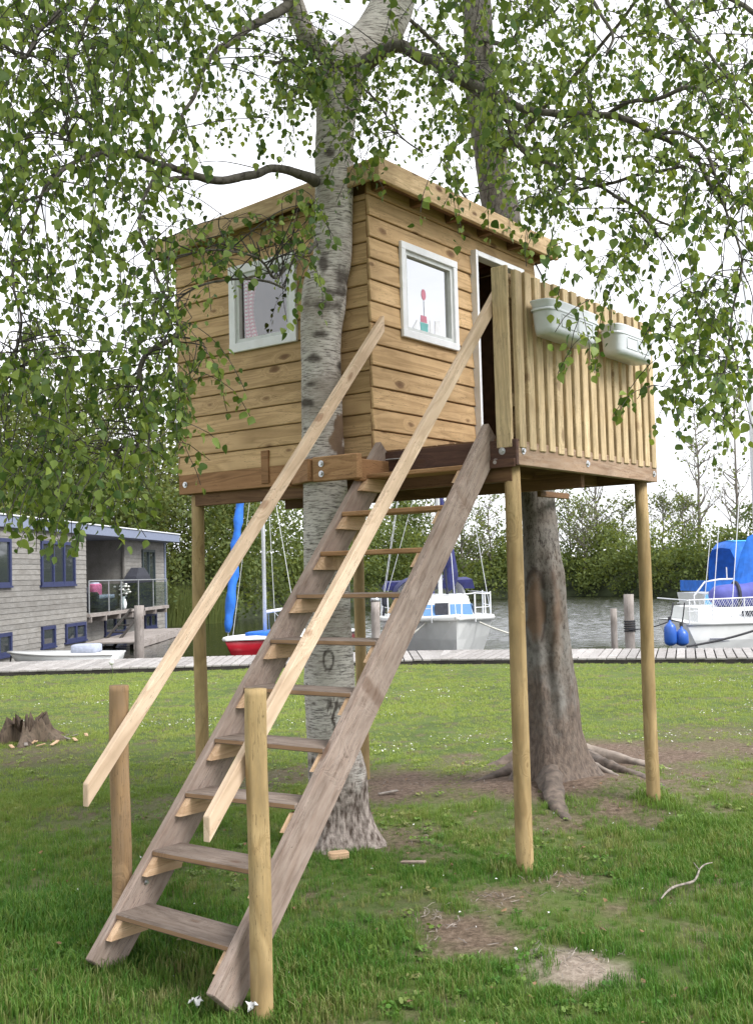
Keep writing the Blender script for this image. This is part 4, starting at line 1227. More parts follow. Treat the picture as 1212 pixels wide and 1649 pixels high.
class Canopy:
    def __init__(s, tree): s.tree = tree; s.leaves = []; s.twigs = Geo()

    def leaf(s, p, size, droop=1.0):
        ax = Vector((R.gauss(0, .55), R.gauss(0, .55), -droop + R.gauss(0, .38)))
        nr = Vector((R.gauss(0, 1), R.gauss(0, 1), R.gauss(.35, .6)))
        s.leaves.append((p, ax, nr, size))

    def strand(s, top, L, size, dens=1.0, connect=True):
        h = R.uniform(0, 2 * PI); out = Vector((math.cos(h), math.sin(h), 0)) * R.uniform(.15, .8)
        P = [top]; d = (out + Vector((0, 0, R.uniform(-.5, .25)))).normalized(); n = max(4, int(L / .034)); st = L / n
        for i in range(n):
            d = (d + Vector((R.gauss(0, .10), R.gauss(0, .10), -.16 + R.gauss(0, .07)))).normalized(); P.append(P[-1] + d * st)
        s.twigs.tube(P[::2] if len(P) > 6 else P, .0019, 3, cap=False)
        for i, p in enumerate(P):
            if i < 1: continue
            for _ in range(1 if R.random() < .45 else 2):
                if R.random() > dens: continue
                off = Vector((R.gauss(0, 1), R.gauss(0, 1), R.gauss(-.2, .7))).normalized() * R.uniform(.010, .032)
                s.leaf(p + off, size * R.choice((.55, .75, .9, 1.0, 1.1, 1.25)) * R.uniform(.9, 1.1))
            if R.random() < .09 and i < n - 3:      # side shoot
                q = [p]; e = Vector((R.gauss(0, 1), R.gauss(0, 1), R.gauss(-.3, .4))).normalized()
                for k in range(R.randint(2, 5)):
                    e = (e + Vector((0, 0, -.22))).normalized(); q.append(q[-1] + e * .035)
                    for _ in range(2): s.leaf(q[-1] + Vector((R.gauss(0, .014), R.gauss(0, .014), R.gauss(-.008, .012))), size * R.uniform(.6, 1.05))
                s.twigs.tube(q, .0014, 3, cap=False)
        if connect:
            own = [b for b, t in BRANCHES if t == s.tree]
            best = min(R.sample(own, 40), key=lambda b: (b - top).length + max(0, top.z - b.z) * .8)
            if (best - top).length < .55:
                mid = (best + top) / 2 + Vector((R.gauss(0, .05), R.gauss(0, .05), .05))
                pp, rr = smooth_path([best, mid, top], [.0036, .0024, .0018], 5); s.twigs.tube(pp, rr, 4, cap=False)

    def region(s, x0, x1, y0, y1, Ya, Yb, n, L0, L1, size=.0375, dens=.95):
        for _ in range(int(n * 1.25)):
            Y = R.uniform(Ya, Yb); s.strand(at(R.uniform(x0, x1), R.uniform(y0, y1), Y), R.uniform(L0, L1), size * R.uniform(.85, 1.15), dens)

    def build(s):
        V = np.array([tuple(l[0]) for l in s.leaves]); x, y, d = proj(V)
        sz = np.array([l[3] for l in s.leaves]); px = sz / d * FPX
        vis = (x > 6) & (x < 1206) & (y > 6) & (y < 1640) & (d > 0)
        order = np.argsort(-(px * vis))[:300]
        near = set(int(i) for i in order)
        crown_v = []; tint = []
        for i, (p, ax, nr, size) in enumerate(s.leaves):
            if i in near: continue
            M = np.array(leaf_matrix(p, ax, nr, size), np.float32)
            crown_v.append(LV @ M[:3, :3].T + M[:3, 3]); tint.append(R.random())
        n = len(crown_v); k = len(LV)
        VV = np.concatenate(crown_v); FF = (LF[None] + (np.arange(n) * k)[:, None, None]).reshape(-1, 4)
        crown = obj('crown', np_mesh('crown', VV, FF, M_LEAF, True, {'tint': np.repeat(tint, k)}), s.tree, kind='stuff')
        lm = np_mesh('leaf', LV, LF, M_LEAFO, True)
        for i in sorted(near):
            p, ax, nr, size = s.leaves[i]
            obj('leaf', lm, crown, leaf_matrix(p, ax, nr, size))
        s.twigs.build('twigs', M_TWIG, s.tree, kind='stuff')
        print('leaves', s.tree.name, len(s.leaves))


cb = Canopy(birch)
for a in [(-50, 235, -130, 130, 3.9, 6.0, 95, .3, .65), (-30, 300, 130, 400, 4.0, 6.2, 84, .25, .6), (-30, 290, 380, 600, 4.1, 6.0, 50, .25, .55), (-20, 130, 540, 760, 4.1, 5.2, 38, .25, .5), (110, 285, 540, 740, 4.3, 5.4, 38, .2, .45),
          (95, 190, 720, 810, 4.3, 4.8, 13, .25, .4), (-15, 80, 690, 780, 4.2, 4.8, 14, .25, .4), (255, 318, 480, 610, 4.7, 5.1, 12, .25, .42), (230, 500, -120, 120, 4.6, 7.2, 62, .25, .55), (300, 500, 60, 190, 5.0, 7.5, 16, .2, .4), (255, 420, 330, 425, 4.85, 5.3, 13, .14, .3), (440, 515, 300, 420, 4.9, 5.4, 14, .2, .4),
          (465, 605, 20, 190, 5.3, 6.0, 34, .2, .45), (555, 595, 190, 280, 5.3, 5.9, 8, .15, .35), (590, 780, -90, 150, 5.5, 8.5, 34, .2, .5),
          (650, 1240, -160, 130, 4.2, 7.0, 128, .3, .6), (700, 1240, 90, 260, 4.3, 6.4, 74, .25, .5), (870, 1240, 220, 370, 4.3, 5.6, 50, .2, .45), (830, 900, 280, 330, 4.7, 5.6, 8, .2, .35), (1060, 1230, 400, 640, 4.3, 5.3, 42, .2, .45), (1080, 1225, 600, 700, 4.4, 5.2, 10, .15, .3),
          (905, 1005, 370, 455, 4.3, 4.75, 11, .2, .34), (920, 965, 480, 560, 4.3, 4.6, 4, .2, .3), (1045, 1110, 540, 660, 4.4, 4.8, 7, .2, .35)]:
    cb.region(*a)
for _ in range(6500):      # unseen crown above the frame: oversized leaves added to shade ground and left wall
    p = Vector((R.uniform(-6.5, 3.2), R.uniform(0.3, 9.0), R.uniform(5.0, 8.5)))
    x, y, d = proj(np.array([tuple(p)]))
    if y[0] < -160: cb.leaf(p, R.uniform(.14, .24), .5)
cb.build()
ct = Canopy(tree2)
for a in [(600, 900, -60, 170, 7.2, 9.0, 30, .3, .6), (690, 850, 150, 300, 7.4, 8.6, 16, .3, .5), (850, 1000, -60, 120, 7.2, 8.6, 18, .3, .6), (812, 880, 290, 350, 7.2, 7.8, 6, .2, .35)]:
    ct.region(*a, size=.038)
ct.build()

# ------------------------------------------------------------------ houseboat
HB_ROT = math.atan2(.9954, .0959)
hb = thing('houseboat', 'two storey houseboat clad in grey boards with blue window frames', 'houseboat', (-8.53, 25, WZ), HB_ROT)
# frame: x along the wall away from the camera, y into the boat; outward is -y; z above the water
z_ = lambda z: z - WZ


def hb_box(name, x0, x1, y0, y1, z0, z1, mat, parent=hb):
    return obj(name, box_mesh(name, x1 - x0, y1 - y0, z1 - z0, mat, .004), parent, Matrix.Translation(((x0 + x1) / 2, (y0 + y1) / 2, z_((z0 + z1) / 2))))


SB = .45
wallA = hb_box('wall', -9, 5.33, .03, 4.6, -.5, 2.79, M_BOATSIDING)
wallB = hb_box('wall', 5.34, 14.3, SB + .03, 4.6, -.5, .55, M_BOATSIDING)
wallC = hb_box('wall', 10.0, 14.3, SB + .03, 4.6, .55, 2.79, M_BOATSIDING)
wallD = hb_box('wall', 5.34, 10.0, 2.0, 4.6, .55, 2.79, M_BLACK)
k = 0
zz = -.32
while zz < 2.78:
    h = .127
    for (a, b, y, par, c) in ((-9, 5.36, .0, wallA, (-1.835, 2.315)), (5.36 if zz < .50 else 9.98, 14.32, SB, wallB if zz < .5 else wallC, None)):
        w_ = par
        P0 = Vector((a, y - .008, z_(zz + h / 2))); P1 = Vector((b, y - .008, z_(zz + h / 2)))
        off = w_.matrix_basis.translation
        cuts = sorted([a] + [R.uniform(a + .5, b - .5) for _ in range(int((b - a) / 12))] + [b])
        for p, q in zip(cuts, cuts[1:]):
            board('siding_board', w_, Vector((p + .003, P0.y, P0.z)) - off, Vector((q - .003, P0.y, P0.z)) - off, h + .003, .02, M_BOATSIDING, (0, -math.cos(.09), math.sin(.09)), bev=.003)
    zz += h
roofh = obj('roof', box_mesh('roof', 23.4, 5.3, .27, M_ROOFEDGE, .01), hb, Matrix.Translation((2.7, 2.53, z_(2.93))))
obj('cap', box_mesh('cap', 23.46, 5.36, .035, M_ROOFTOP, .005), roofh, Matrix.Translation((0, 0, .152)))


def hb_window(x0, x1, z0, z1, y, n, frame_mat=M_BLUEF, t=.085):
    g = Geo(); cz = z_((z0 + z1) / 2); cx = (x0 + x1) / 2
    for zc in (z0 + t / 2, z1 - t / 2): g.box((cx, y - .035, z_(zc)), (x1 - x0, .06, t))
    for i in range(n + 1):
        xx = x0 + t / 2 + (x1 - x0 - t) * i / n
        g.box((xx, y - .036, cz), (t, .066, z1 - z0 - .004))
    w = g.build('window', frame_mat, hb)
    g = Geo().box((cx, y - .020, z_(z0) - .02), (x1 - x0 + .1, .12, .045)); g.build('sill', frame_mat, w)
    for i in range(n):
        a = x0 + t + (x1 - x0 - t) * i / n; b = x0 + (x1 - x0 - t) * (i + 1) / n
        g = Geo().box(((a + b) / 2, y - .024, cz), (b - a, .012, z1 - z0 - 2 * t)); g.build('pane', M_DARKGLASS, w)
    return w


def dark_glass():
    mt, n, l, b = new_mat('dark_pane'); b.inputs['Base Color'].default_value = (.035, .042, .045, 1); b.inputs['Roughness'].default_value = .04; b.inputs['Specular IOR Level'].default_value = .9
    return mt


M_DARKGLASS = dark_glass()
for a in ((-1.7, .45, 1.46, 2.55, 0, 3), (2.2, 4.45, 1.44, 2.56, 0, 3), (-.9, .45, -.12, .40, 0, 2), (2.2, 3.05, -.09, .43, 0, 1), (3.75, 5.2, -.06, .42, 0, 2), (8.0, 9.9, -.12, .45, SB, 2), (11.9, 13.2, -.13, .36, SB, 2)): hb_window(*a)
hb_window(11.7, 13.1, .60, 2.52, SB, 2, M_DARKF)
hb_box('corner_trim', 14.28, 14.40, SB - .06, SB + .08, -.4, 2.79, M_ROOFEDGE)
hb_box('corner_trim', 9.93, 10.02, SB - .03, SB + .04, .55, 2.79, M_BOATSIDING)
bal = hb_box('balcony', 5.36, 13.0, -.10, 2.0, .52, .62, M_PILE)
for i in range(7):
    x = 5.5 + i * 1.2; g = Geo().box((x, .2, z_(.45)), (.08, .6, .14)); g.build('bracket', M_PILE, hb)
rl = Geo().tube([(5.4, -.07, z_(1.52)), (12.85, -.07, z_(1.50))], .018, 8).build('balcony_rail', M_RAILMETAL, hb)
for x in (5.4, 7.0, 8.1, 9.75, 11.3, 12.85):
    Geo().tube([(x, -.07, z_(.5)), (x, -.07, z_(1.52))], .02, 8).build('rail_post', M_RAILMETAL, rl)
for a, b in ((5.5, 6.95), (7.05, 8.05), (8.15, 9.7), (9.8, 11.25), (11.35, 12.8)):
    Geo().box(((a + b) / 2, -.07, z_(1.03)), (b - a, .012, .78)).build('glass_panel', M_GLASS2, rl)


def hbw(x, y, z): return Vector((-8.53, 25, 0)) + Vector((.0959, .9954, 0)) * x + Vector((-.9954, .0959, 0)) * y + Vector((0, 0, z))


def soft_box(g, c, d, r=.25):
    cx, cy, cz = c
    rings = []
    for zt, s in ((-.5, .86), (-.38, 1), (.38, 1), (.5, .86)):
        rings.append([(cx + math.copysign(abs(math.cos(q)) ** .35, math.cos(q)) * d[0] / 2 * s, cy + math.copysign(abs(math.sin(q)) ** .35, math.sin(q)) * d[1] / 2 * s, cz + zt * d[2]) for q in [2 * PI * i / 20 + .01 for i in range(20)]])
    g.loft(rings)


sofa = thing('sofa', 'dark sofa with pale seat cushions on the houseboat balcony', 'sofa', hbw(7.3, .42, .62), HB_ROT)
g = Geo(); soft_box(g, (0, 0, .20), (1.9, .8, .38)); soft_box(g, (0, .38, .42), (1.9, .16, .60)); soft_box(g, (-.88, 0, .33), (.16, .8, .5)); g.build('base', M_BLACK, sofa, True)
for x in (-.4, .4):
    g = Geo(); soft_box(g, (x, -.02, .43), (.74, .66, .12)); g.build('seat_cushion', M_GREYCLOTH, sofa, True)
g = Geo(); soft_box(g, (.55, .24, .64), (.5, .2, .42)); g.build('back_cushion', M_GREYCLOTH, sofa, True)
t = thing('cushion', 'bright pink cushion leaning on the balcony sofa', 'cushion', hbw(6.95, .22, 1.06), HB_ROT)
g = Geo(); soft_box(g, (0, .08, .17), (.62, .2, .40)); g.build('cover', M_PINK, t, True)
t = thing('barbecue', 'covered dark barbecue standing on the houseboat balcony', 'barbecue', hbw(10.6, .20, .62), HB_ROT)
g = Geo(); g.loft([[(x * .85, -.22, 0), (x * .85, .22, 0)][::1] + [] for x in ()] or [[(-.85, -.2, 0), (.85, -.2, 0), (.85, .2, 0), (-.85, .2, 0)], [(-.85, -.2, .80), (.85, -.2, .80), (.85, .2, .80), (-.85, .2, .80)], [(-.75, -.19, 1.0), (.62, -.19, 1.02), (.62, .19, 1.02), (-.75, .19, 1.0)], [(-.35, -.12, 1.28), (.30, -.12, 1.28), (.30, .12, 1.28), (-.35, .12, 1.28)]]); g.build('cover', M_BLACK, t)
t = thing('flower_vase', 'white vase of white flowers on the balcony edge', 'vase', hbw(8.45, -.0, .62), HB_ROT)
g = Geo(); prof = [(.05, 0), (.10, .06), (.12, .18), (.09, .30), (.06, .36), (.075, .40)]
g.loft([[(r * math.cos(2 * PI * i / 14), r * math.sin(2 * PI * i / 14), z) for i in range(14)] for r, z in prof]); g.build('vase', M_WHITE, t, True)
g = Geo(); gs = Geo()
for i in range(26):
    p = Vector((R.gauss(0, .17), R.gauss(0, .07), .62 + R.gauss(0, .13)))
    gs.tube([(0, 0, .38), p], .006, 3)
    g.loft([[(p.x + r * math.cos(q * 1.047), p.y + r * math.sin(q * 1.047), p.z + zz) for q in range(6)] for r, zz in ((.012, -.03), (.045, 0), (.02, .03))])
g.build('blossom', M_PETAL, t); gs.build('stems', M_TWIG, t)

t = thing('gangway', 'sloping wooden gangway steps beneath the houseboat balcony', 'gangway', hbw(6.5, -.45, -.2), HB_ROT)
for dy in (-.35, .05): board('side_rail', t, (-1.3, dy, -.1), (1.5, dy, .85), .08, .04, M_DOCKEDGE, (0, -1, 0))
for i in range(6):
    f = i / 5; board('tread', t, (-1.2 + 2.5 * f, -.36, -.08 + .85 * f), (-1.2 + 2.5 * f, .06, -.08 + .85 * f), .18, .035, M_DOCKEDGE)
t = thing('landing_stage', 'low plank landing stage running out from the houseboat', 'landing stage', (-6.9, 31.5, WZ))
for i in range(26):
    board('plank', t, (-.75, -2.6 + i * .27, .20), (.55, -2.6 + i * .27, .20), .255, .04, M_PILE)
board('edge_beam', t, (.54, -2.7, .10), (.54, 4.4, .10), .18, .06, M_PILE, (1, 0, 0))
for y in (-2.3, .5, 3.6): Geo().tube([(.4, y, -1.5), (.4, y, .12)], .08, 8).build('leg', M_DOCKEDGE, t)

# ------------------------------------------------------------------ mooring posts
def pile(px, Y, ytop, r, label, name='mooring_post', rope=False, mat=M_PILE, cap=False):
    p = at(px, ytop, Y)
    t = thing(name, label, 'mooring post', (p.x, p.y, WZ))
    H = p.z - WZ
    n = 10
    P = [Vector((i / n * (H + 1.6), .004 * math.sin(i), 0)) for i in range(n + 1)]
    v, f = tube_geo(P, [r * (1 + .03 * math.sin(i * 2.1)) for i in range(n + 1)], 14, lambda p_, d, a, tt: 1 + .06 * n3(p_ + d, 5))
    M = frame((0, 0, 0), (0, 0, 1), (0, -1, 0)); M.translation = Vector((0, 0, -1.6))
    obj('post', mesh_of('post', v, f, mat, True), t, M)
    if rope:
        g = Geo()
        for k in range(5): g.tube([(1.05 * r * math.cos(q), 1.05 * r * math.sin(q), H * .45 + k * .045 + .004 * q) for q in [2 * PI * i / 14 for i in range(15)]], .016, 5)
        g.build('rope', M_ROPE, t)
    if cap:
        g = Geo(); g.loft([[(r * s * math.cos(2 * PI * i / 14), r * s * math.sin(2 * PI * i / 14), H + z) for i in range(14)] for s, z in ((1.1, -.03), (1.1, .02), (.75, .07), (.2, .10))]); g.build('cap', M_STEEL, t, True)
    return t


pile(224, 23.2, 975, .10, 'grey mooring post in front of the houseboat balcony')
pile(987, 20.9, 980, .062, 'slim short mooring post beside the taller roped post')
pile(1011, 21.3, 957, .095, 'tall weathered mooring post wound with rope', rope=True)
pile(604, 21.5, 966, .085, 'pale mooring post with metal cap beside the white sailing boat', cap=True)

# ------------------------------------------------------------------ boats
def hull_geo(L, B, zd, rake, bowlift=.15, flare=.72, transom=.8, n=14, zk=-.35):
    g = Geo(); rings = []
    for i in range(n + 1):
        t = i / n
        b = B / 2 * (1 - max(0, (t - .42) / .58) ** 2.3) * (transom + (1 - transom) * min(1, t / .35))
        b = max(b, .015)
        z = zd + bowlift * t * t
        xd = -L / 2 + L * t; xw = -L / 2 + .05 * L + (L * .95 - rake) * t
        fl = flare * (1 - .55 * t ** 3)
        rings.append([(xd, b, z), ((xd * .6 + xw * .4), b * (.5 + .5 * fl) * .995 + b * .04, z * .55), (xw, b * fl, 0), (xw, b * .25 * fl, zk), (xw, -b * .25 * fl, zk), (xw, -b * fl, 0), (xd * .6 + xw * .4, -(b * (.5 + .5 * fl) * .995 + b * .04), z * .55), (xd, -b, z)])
    g.loft(rings)
    return g, rings


def rub_rail(rings, parent, mat, r=.03, name='rub_rail', dz=-.02):
    g = Geo(); g.tube([Vector(q[0]) + Vector((0, 0, dz)) for q in rings] + [Vector(q[-1]) + Vector((0, 0, dz)) for q in reversed(rings)], r, 6); return g.build(name, mat, parent, True)


def stay(g, a, b, r=.006): g.tube([a, b], r, 4)


# boat 1: little red-hulled sailing boat, bow towards us
bow = Vector((-3.12, 22.35, 0)); dv = Vector((.37, .93, 0)).normalized()
L = 5.4
t = thing('sailing_boat', 'small red hulled sailing boat with blue furled jib, moored behind the steps', 'sailing boat', (bow.x + dv.x * L / 2, bow.y + dv.y * L / 2, WZ), math.atan2(-dv.y, -dv.x))
g, rg = hull_geo(L, 1.9, .46, .5, .10); g.build('hull', M_RED, t, True)
rub_rail(rg, t, M_GEL, .035, dz=.01)
g = Geo()
g.loft([[(x, b * .98, z + .012), (x, 0, z + .06), (x, -b * .98, z + .012)] for (x, b, z) in [q[0] for q in rg]], close=False, caps=False); g.build('deck', M_GEL, t, True)
mx = L / 2 - 1.75
Geo().tube([(mx, 0, .4), (mx, 0, 7.6)], .042, 10).build('mast', M_ALU, t, True)
jib = Geo(); n = 40
P = [Vector((L / 2 - .12, 0, .72)).lerp(Vector((mx + .1, 0, 7.2)), i / n) for i in range(n + 1)]
jib.tube(P, [.055 + .018 * math.sin(i * 1.9) + .05 * (1 - i / n) * min(1, i / 3) for i in range(n + 1)], 10, lambda p, d, a, tt: 1 + .18 * math.sin(a * 2 + p.z * 9)); jib.build('furled_jib', M_BLUESAIL, t, True)
Geo().tube([(mx - .05, 0, 1.05), (mx - 2.6, -.15, 1.12)], .035, 8).build('boom', M_ALU, t, True)
g = Geo(); stay(g, (L / 2 - .1, 0, .5), (mx + .05, 0, 7.5)); stay(g, (mx, .8, .5), (mx, .03, 5.2)); stay(g, (mx, -.8, .5), (mx, -.03, 5.2)); stay(g, (mx - .3, .02, 1.1), (mx - 1.0, .3, .45)); stay(g, (mx - .2, -.02, 1.1), (mx - .8, -.3, .45)); stay(g, (mx - .5, 0, .5), (mx - .06, 0, 6.8))
g.tube([(mx, .62, 3.55), (mx, -.62, 3.55)], .012, 5); g.build('rigging', M_ALU, t)
g = Geo(); soft_box(g, (mx - .15, .05, .58), (1.1, .8, .12)); g.build('deck_cover', M_BLUESAIL, t, True)

# boat 2: white cruiser, bow towards the jetty
bow = Vector((1.46, 20.75, 0)); dv = Vector((-.06, 1, 0)).normalized(); L = 6.6
t = thing('sailing_boat', 'white sailing cruiser with light blue cabin stripe and navy canopy', 'sailing boat', (bow.x + dv.x * L / 2, bow.y + dv.y * L / 2, WZ), math.atan2(-dv.y, -dv.x))
g, rg = hull_geo(L, 2.35, .80, .35, .18, flare=.86); 
rg2 = rg; g.build('hull', M_GELGREY, t, False)
rub_rail(rg, t, M_GEL, .06)
g = Geo(); g.loft([[(x, b * .99, z + .015), (x, 0, z + .05), (x, -b * .99, z + .015)] for (x, b, z) in [q[0] for q in rg]], close=False, caps=False); g.build('deck', M_GEL, t, True)
def cabin(g, x0, x1, w0, w1, z0, z1, rk=.25, top=.85):
    g.loft([[(x0, -w0 / 2, z0), (x0, w0 / 2, z0), (x1, w1 / 2, z0), (x1, -w1 / 2, z0)], [(x0 + .05, -w0 / 2 * top, z1), (x0 + .05, w0 / 2 * top, z1), (x1 - rk, w1 / 2 * top, z1), (x1 - rk, -w1 / 2 * top, z1)]])
g = Geo(); cabin(g, -1.6, 1.9, 1.7, 1.05, .9, 1.32); c_ = g.build('cabin', M_GEL, t)
g = Geo()
cab = [(-1.5, .845, .95), (1.88, .53, .95), (1.80, .50, 1.16), (-1.5, .80, 1.16)]
for s in (1, -1): g.poly([(x, s * (y + .012), z) for x, y, z in cab])
g.poly([(1.905, -.50, .95), (1.905, .50, .95), (1.79, .47, 1.17), (1.79, -.47, 1.17)])
g.build('cabin_stripe', M_STRIPE, c_)
Geo().box((1.87, -.12, 1.08), (.06, .28, .24)).build('hatch', M_BLACK, c_)
g = Geo()
for i in range(7):
    pass
arch = lambda x, w, h: [(x, w / 2 * math.cos(q), 1.2 + h * max(0, math.sin(q)) ** .7) for q in [PI * i / 14 for i in range(15)]]
g.loft([arch(-2.6, 1.6, .55), arch(-1.9, 1.65, .58), arch(-1.2, 1.6, .54)], close=False, caps=False); hood = g.build('spray_hood', M_NAVY, t, True)
g = Geo(); g.loft([arch(-1.2, 1.59, .53), arch(-.62, 1.5, .06)], close=False, caps=False); g.build('hood_window', M_GLASS2, hood, True)
g = Geo()
for j in (0, 4, 7, 10, 14):
    a, b = arch(-1.2, 1.6, .54)[j], arch(-.61, 1.51, .07)[j]; g.tube([a, b], .03, 5)
g.build('hood_seams', M_NAVY, hood)
g = Geo(); cabin(g, -3.0, -1.2, 1.8, 1.8, 1.42, 2.0, 0, .5) if False else None
g = Geo(); g.loft([[(-3.2, -1.0, 1.45), (-3.2, 1.1, 1.45), (-2.5, 1.2, 1.4), (-2.5, -1.0, 1.4)], [(-3.2, -.9, 1.62), (-3.2, 1.1, 1.68), (-2.5, 1.15, 1.62), (-2.5, -.9, 1.6)]]); g.build('aft_cover', M_NAVY, t)
Geo().tube([(.7, .0, 1.2), (.55, 0, 8.2)], .045, 10).build('mast', M_ALU, t, True)
g = Geo()
prof = [(.55, .12, 1.62), (.53, .42, 1.68), (.50, .34, 2.2), (.5, .20, 2.9), (.5, .12, 3.5)]
P = [Vector((.45, .14, 1.45)), Vector((.42, .26, 1.7)), Vector((.42, .22, 2.2)), Vector((.42, .16, 2.8)), Vector((.42, .1, 3.4))]
g.tube(*smooth_path(P, [.10, .16, .14, .09, .05], 5), segs=10); g.build('sail_cover', M_NAVY, t, True)
Geo().tube([(.55, .16, 1.15), (.5, .16, 1.9)], .03, 8).build('mast_foot', M_BLACK, t, True)
g = Geo()
for x, y in ((2.75, .42), (2.75, -.42), (3.05, .12), (3.05, -.12), (1.9, .75), (1.9, -.85), (.4, -1.1), (.4, 1.1), (-1.0, -1.15), (-1, 1.15)):
    g.tube([(x, y, .85), (x, y, 1.38)], .016, 6)
for s in (1, -1):
    g.tube([(3.05, s * .12, 1.38), (2.75, s * .42, 1.40), (1.9, s * .8, 1.36), (.4, s * 1.1, 1.34), (-1, s * 1.15, 1.34), (-3, s * 1.1, 1.34)], .012, 5)
    g.tube([(2.75, s * .42, 1.12), (1.9, s * .8, 1.1), (.4, s * 1.1, 1.08), (-1, s * 1.15, 1.08)], .008, 4)
g.build('guard_rail', M_ALU, t)
g = Geo(); stay(g, (.62, -.05, 8), (-1.8, -1.12, .9)); stay(g, (.6, -.03, 8), (-1.4, -1.12, .9)); stay(g, (.6, -.02, 5), (-1.0, -1.15, .9)); stay(g, (.6, .05, 8), (.4, 1.1, .9)); stay(g, (.6, 0, 8), (3.1, 0, 1.0)); g.build('rigging', M_ALU, t)
g = Geo(); soft_box(g, (-.4, -1.12, 1.26), (.16, .12, .30)); g.tube([(-.4, -1.1, 1.2), (-.3, -1.16, .9)], .03, 5); g.build('outboard_motor', M_BLACK, t, True)
g = Geo(); sag = lambda a, b, s, n=12: [Vector(a).lerp(Vector(b), i / n) + Vector((0, 0, -s * 4 * (i / n) * (1 - i / n))) for i in range(n + 1)]
g.tube(sag((2.4, .55, .82), (2.55, 1.9, .40), .06), .018, 5); g.tube(sag((2.4, -.5, .84), (2.9, -1.5, .42), .10), .018, 5); g.build('mooring_line', M_ROPEL, t)

# boat 3: white boat at the right, stern to the left
L = 7.0
t = thing('sailing_boat', 'large white sailing boat with blue mainsail cover and netted guard rail at the right edge', 'sailing boat', (5.84 + L / 2 - .05, 22.1, WZ), .02)
g, rg = hull_geo(L, 2.3, .72, .6, .15, flare=.93, transom=.88)
g.build('hull', M_GEL, t, False)
rub_rail(rg, t, M_GELGREY, .035)
g = Geo(); g.loft([[(x, b * .99, z + .012), (x, 0, z + .04), (x, -b * .99, z + .012)] for (x, b, z) in [q[0] for q in rg]], close=False, caps=False); g.build('deck', M_GEL, t, True)
X0 = -L / 2
g = Geo()
for zz in (.42,): g.box((X0 + 1.0, -1.045, zz), (1.15, .012, .022)); g.box((X0 + 1.0, -1.04, zz - .045), (1.15, .012, .012))
g.build('hull_stripe', M_SLATE, t)
g = Geo()      # small registration marks, too far off to read
for i, (dx, w_, h_) in enumerate(((0, .016, .075), (.05, .016, .06), (.085, .03, .07), (.14, .016, .075), (.19, .035, .06), (.25, .016, .075), (.30, .03, .065))): g.box((X0 + 1.62 + dx, -1.048, .36 + .004 * (i % 2)), (w_, .006, h_))
g.build('registration_marks', M_SLATE, t)
g = Geo(); cabin(g, X0 + .25, X0 + 4.4, 1.9, 1.6, .72, 1.0, .5); c_ = g.build('cabin', M_GEL, t)
g = Geo()
for x0_ in (1.12, 1.9): g.box((X0 + x0_ + .2, -.885, .88), (.42, .02, .10))
g.build('cabin_window', M_BLACK, c_)
g = Geo()
for x in (.05, .5, 1.1, 1.8, 2.5): g.tube([(X0 + x, -1.05, .70), (X0 + x + .01, -1.05, 1.18)], .014, 6)
g.tube([(X0 + .02, 1.0, 1.16), (X0 + .02, -1.05, 1.16), (X0 + 1.1, -1.05, 1.18), (X0 + 3, -1.05, 1.22)], .014, 6)
g.tube([(X0 + .02, -1.05, .95), (X0 + 3, -1.05, .99)], .010, 5); g.build('guard_rail', M_ALU, t)
g = Geo()
for i in range(64):
    x = X0 + .05 + i * .045
    g.tube([(x, -1.055, .75), (x + .24, -1.055, 1.16)], .0045, 3)
    if i % 2 == 0: g.tube([(x + .24, -1.056, .75), (x, -1.056, 1.16)], .003, 3)
g.build('netting', M_NET, t, kind='stuff')
g = Geo(); n = 22
P = [Vector((X0 + .62 + 2.3 * i / n, -.55, 1.20 + .01 * math.sin(i))) for i in range(n + 1)]
g.tube(P, [.10 + .15 * min(1, i / 3) ** .5 + .01 * math.sin(i * 1.7) for i in range(n + 1)], 14, lambda p, d, a, tt: 1 + .05 * n3(p + d, 4)); roll = g.build('rolled_cover', M_PURPLE, t, True)
Geo().tube([(X0 + 1.12, -.55 + .27 * math.cos(q), 1.20 + .27 * math.sin(q)) for q in [2 * PI * i / 16 for i in range(17)]], .035, 6).build('strap', M_BLACK, roll)
Geo().tube([(X0 + 1.72, -.2, .9), (X0 + 1.74, -.2, 9.5)], .07, 12).build('mast', M_ALU, t, True)
g = Geo()      # mainsail cover draped over the boom, high at the mast
ch = [(X0 + 1.10, 1.40, .05), (X0 + 1.22, 1.62, .12), (X0 + 1.36, 2.05, .14), (X0 + 1.50, 2.35, .15), (X0 + 1.7, 2.45, .16), (X0 + 2.1, 2.45, .14)]
g.loft([[(x, -.30 - w, 1.36), (x, -.28 - w * .6, (1.36 + z) / 2), (x, -.28, z), (x, -.28 + w * .6, (1.36 + z) / 2), (x, -.28 + w, 1.36)] for x, z, w in ch]); g.build('sail_cover', M_BLUESAIL, t)
g = Geo(); stay(g, (X0 + 1.72, -.2, 9.3), (X0 + .55, -.9, .9), .008); stay(g, (X0 + 1.72, -.2, 9.3), (X0 + .72, .2, .9), .008); stay(g, (X0 + 1.72, -.2, 6.0), (X0 + .85, -1.05, .8), .008); stay(g, (X0 + 1.72, -.2, 9.3), (X0 + 1.7, -1.05, .8), .008); g.build('rigging', M_ALU, t)
stern3 = (5.84, 21.0)


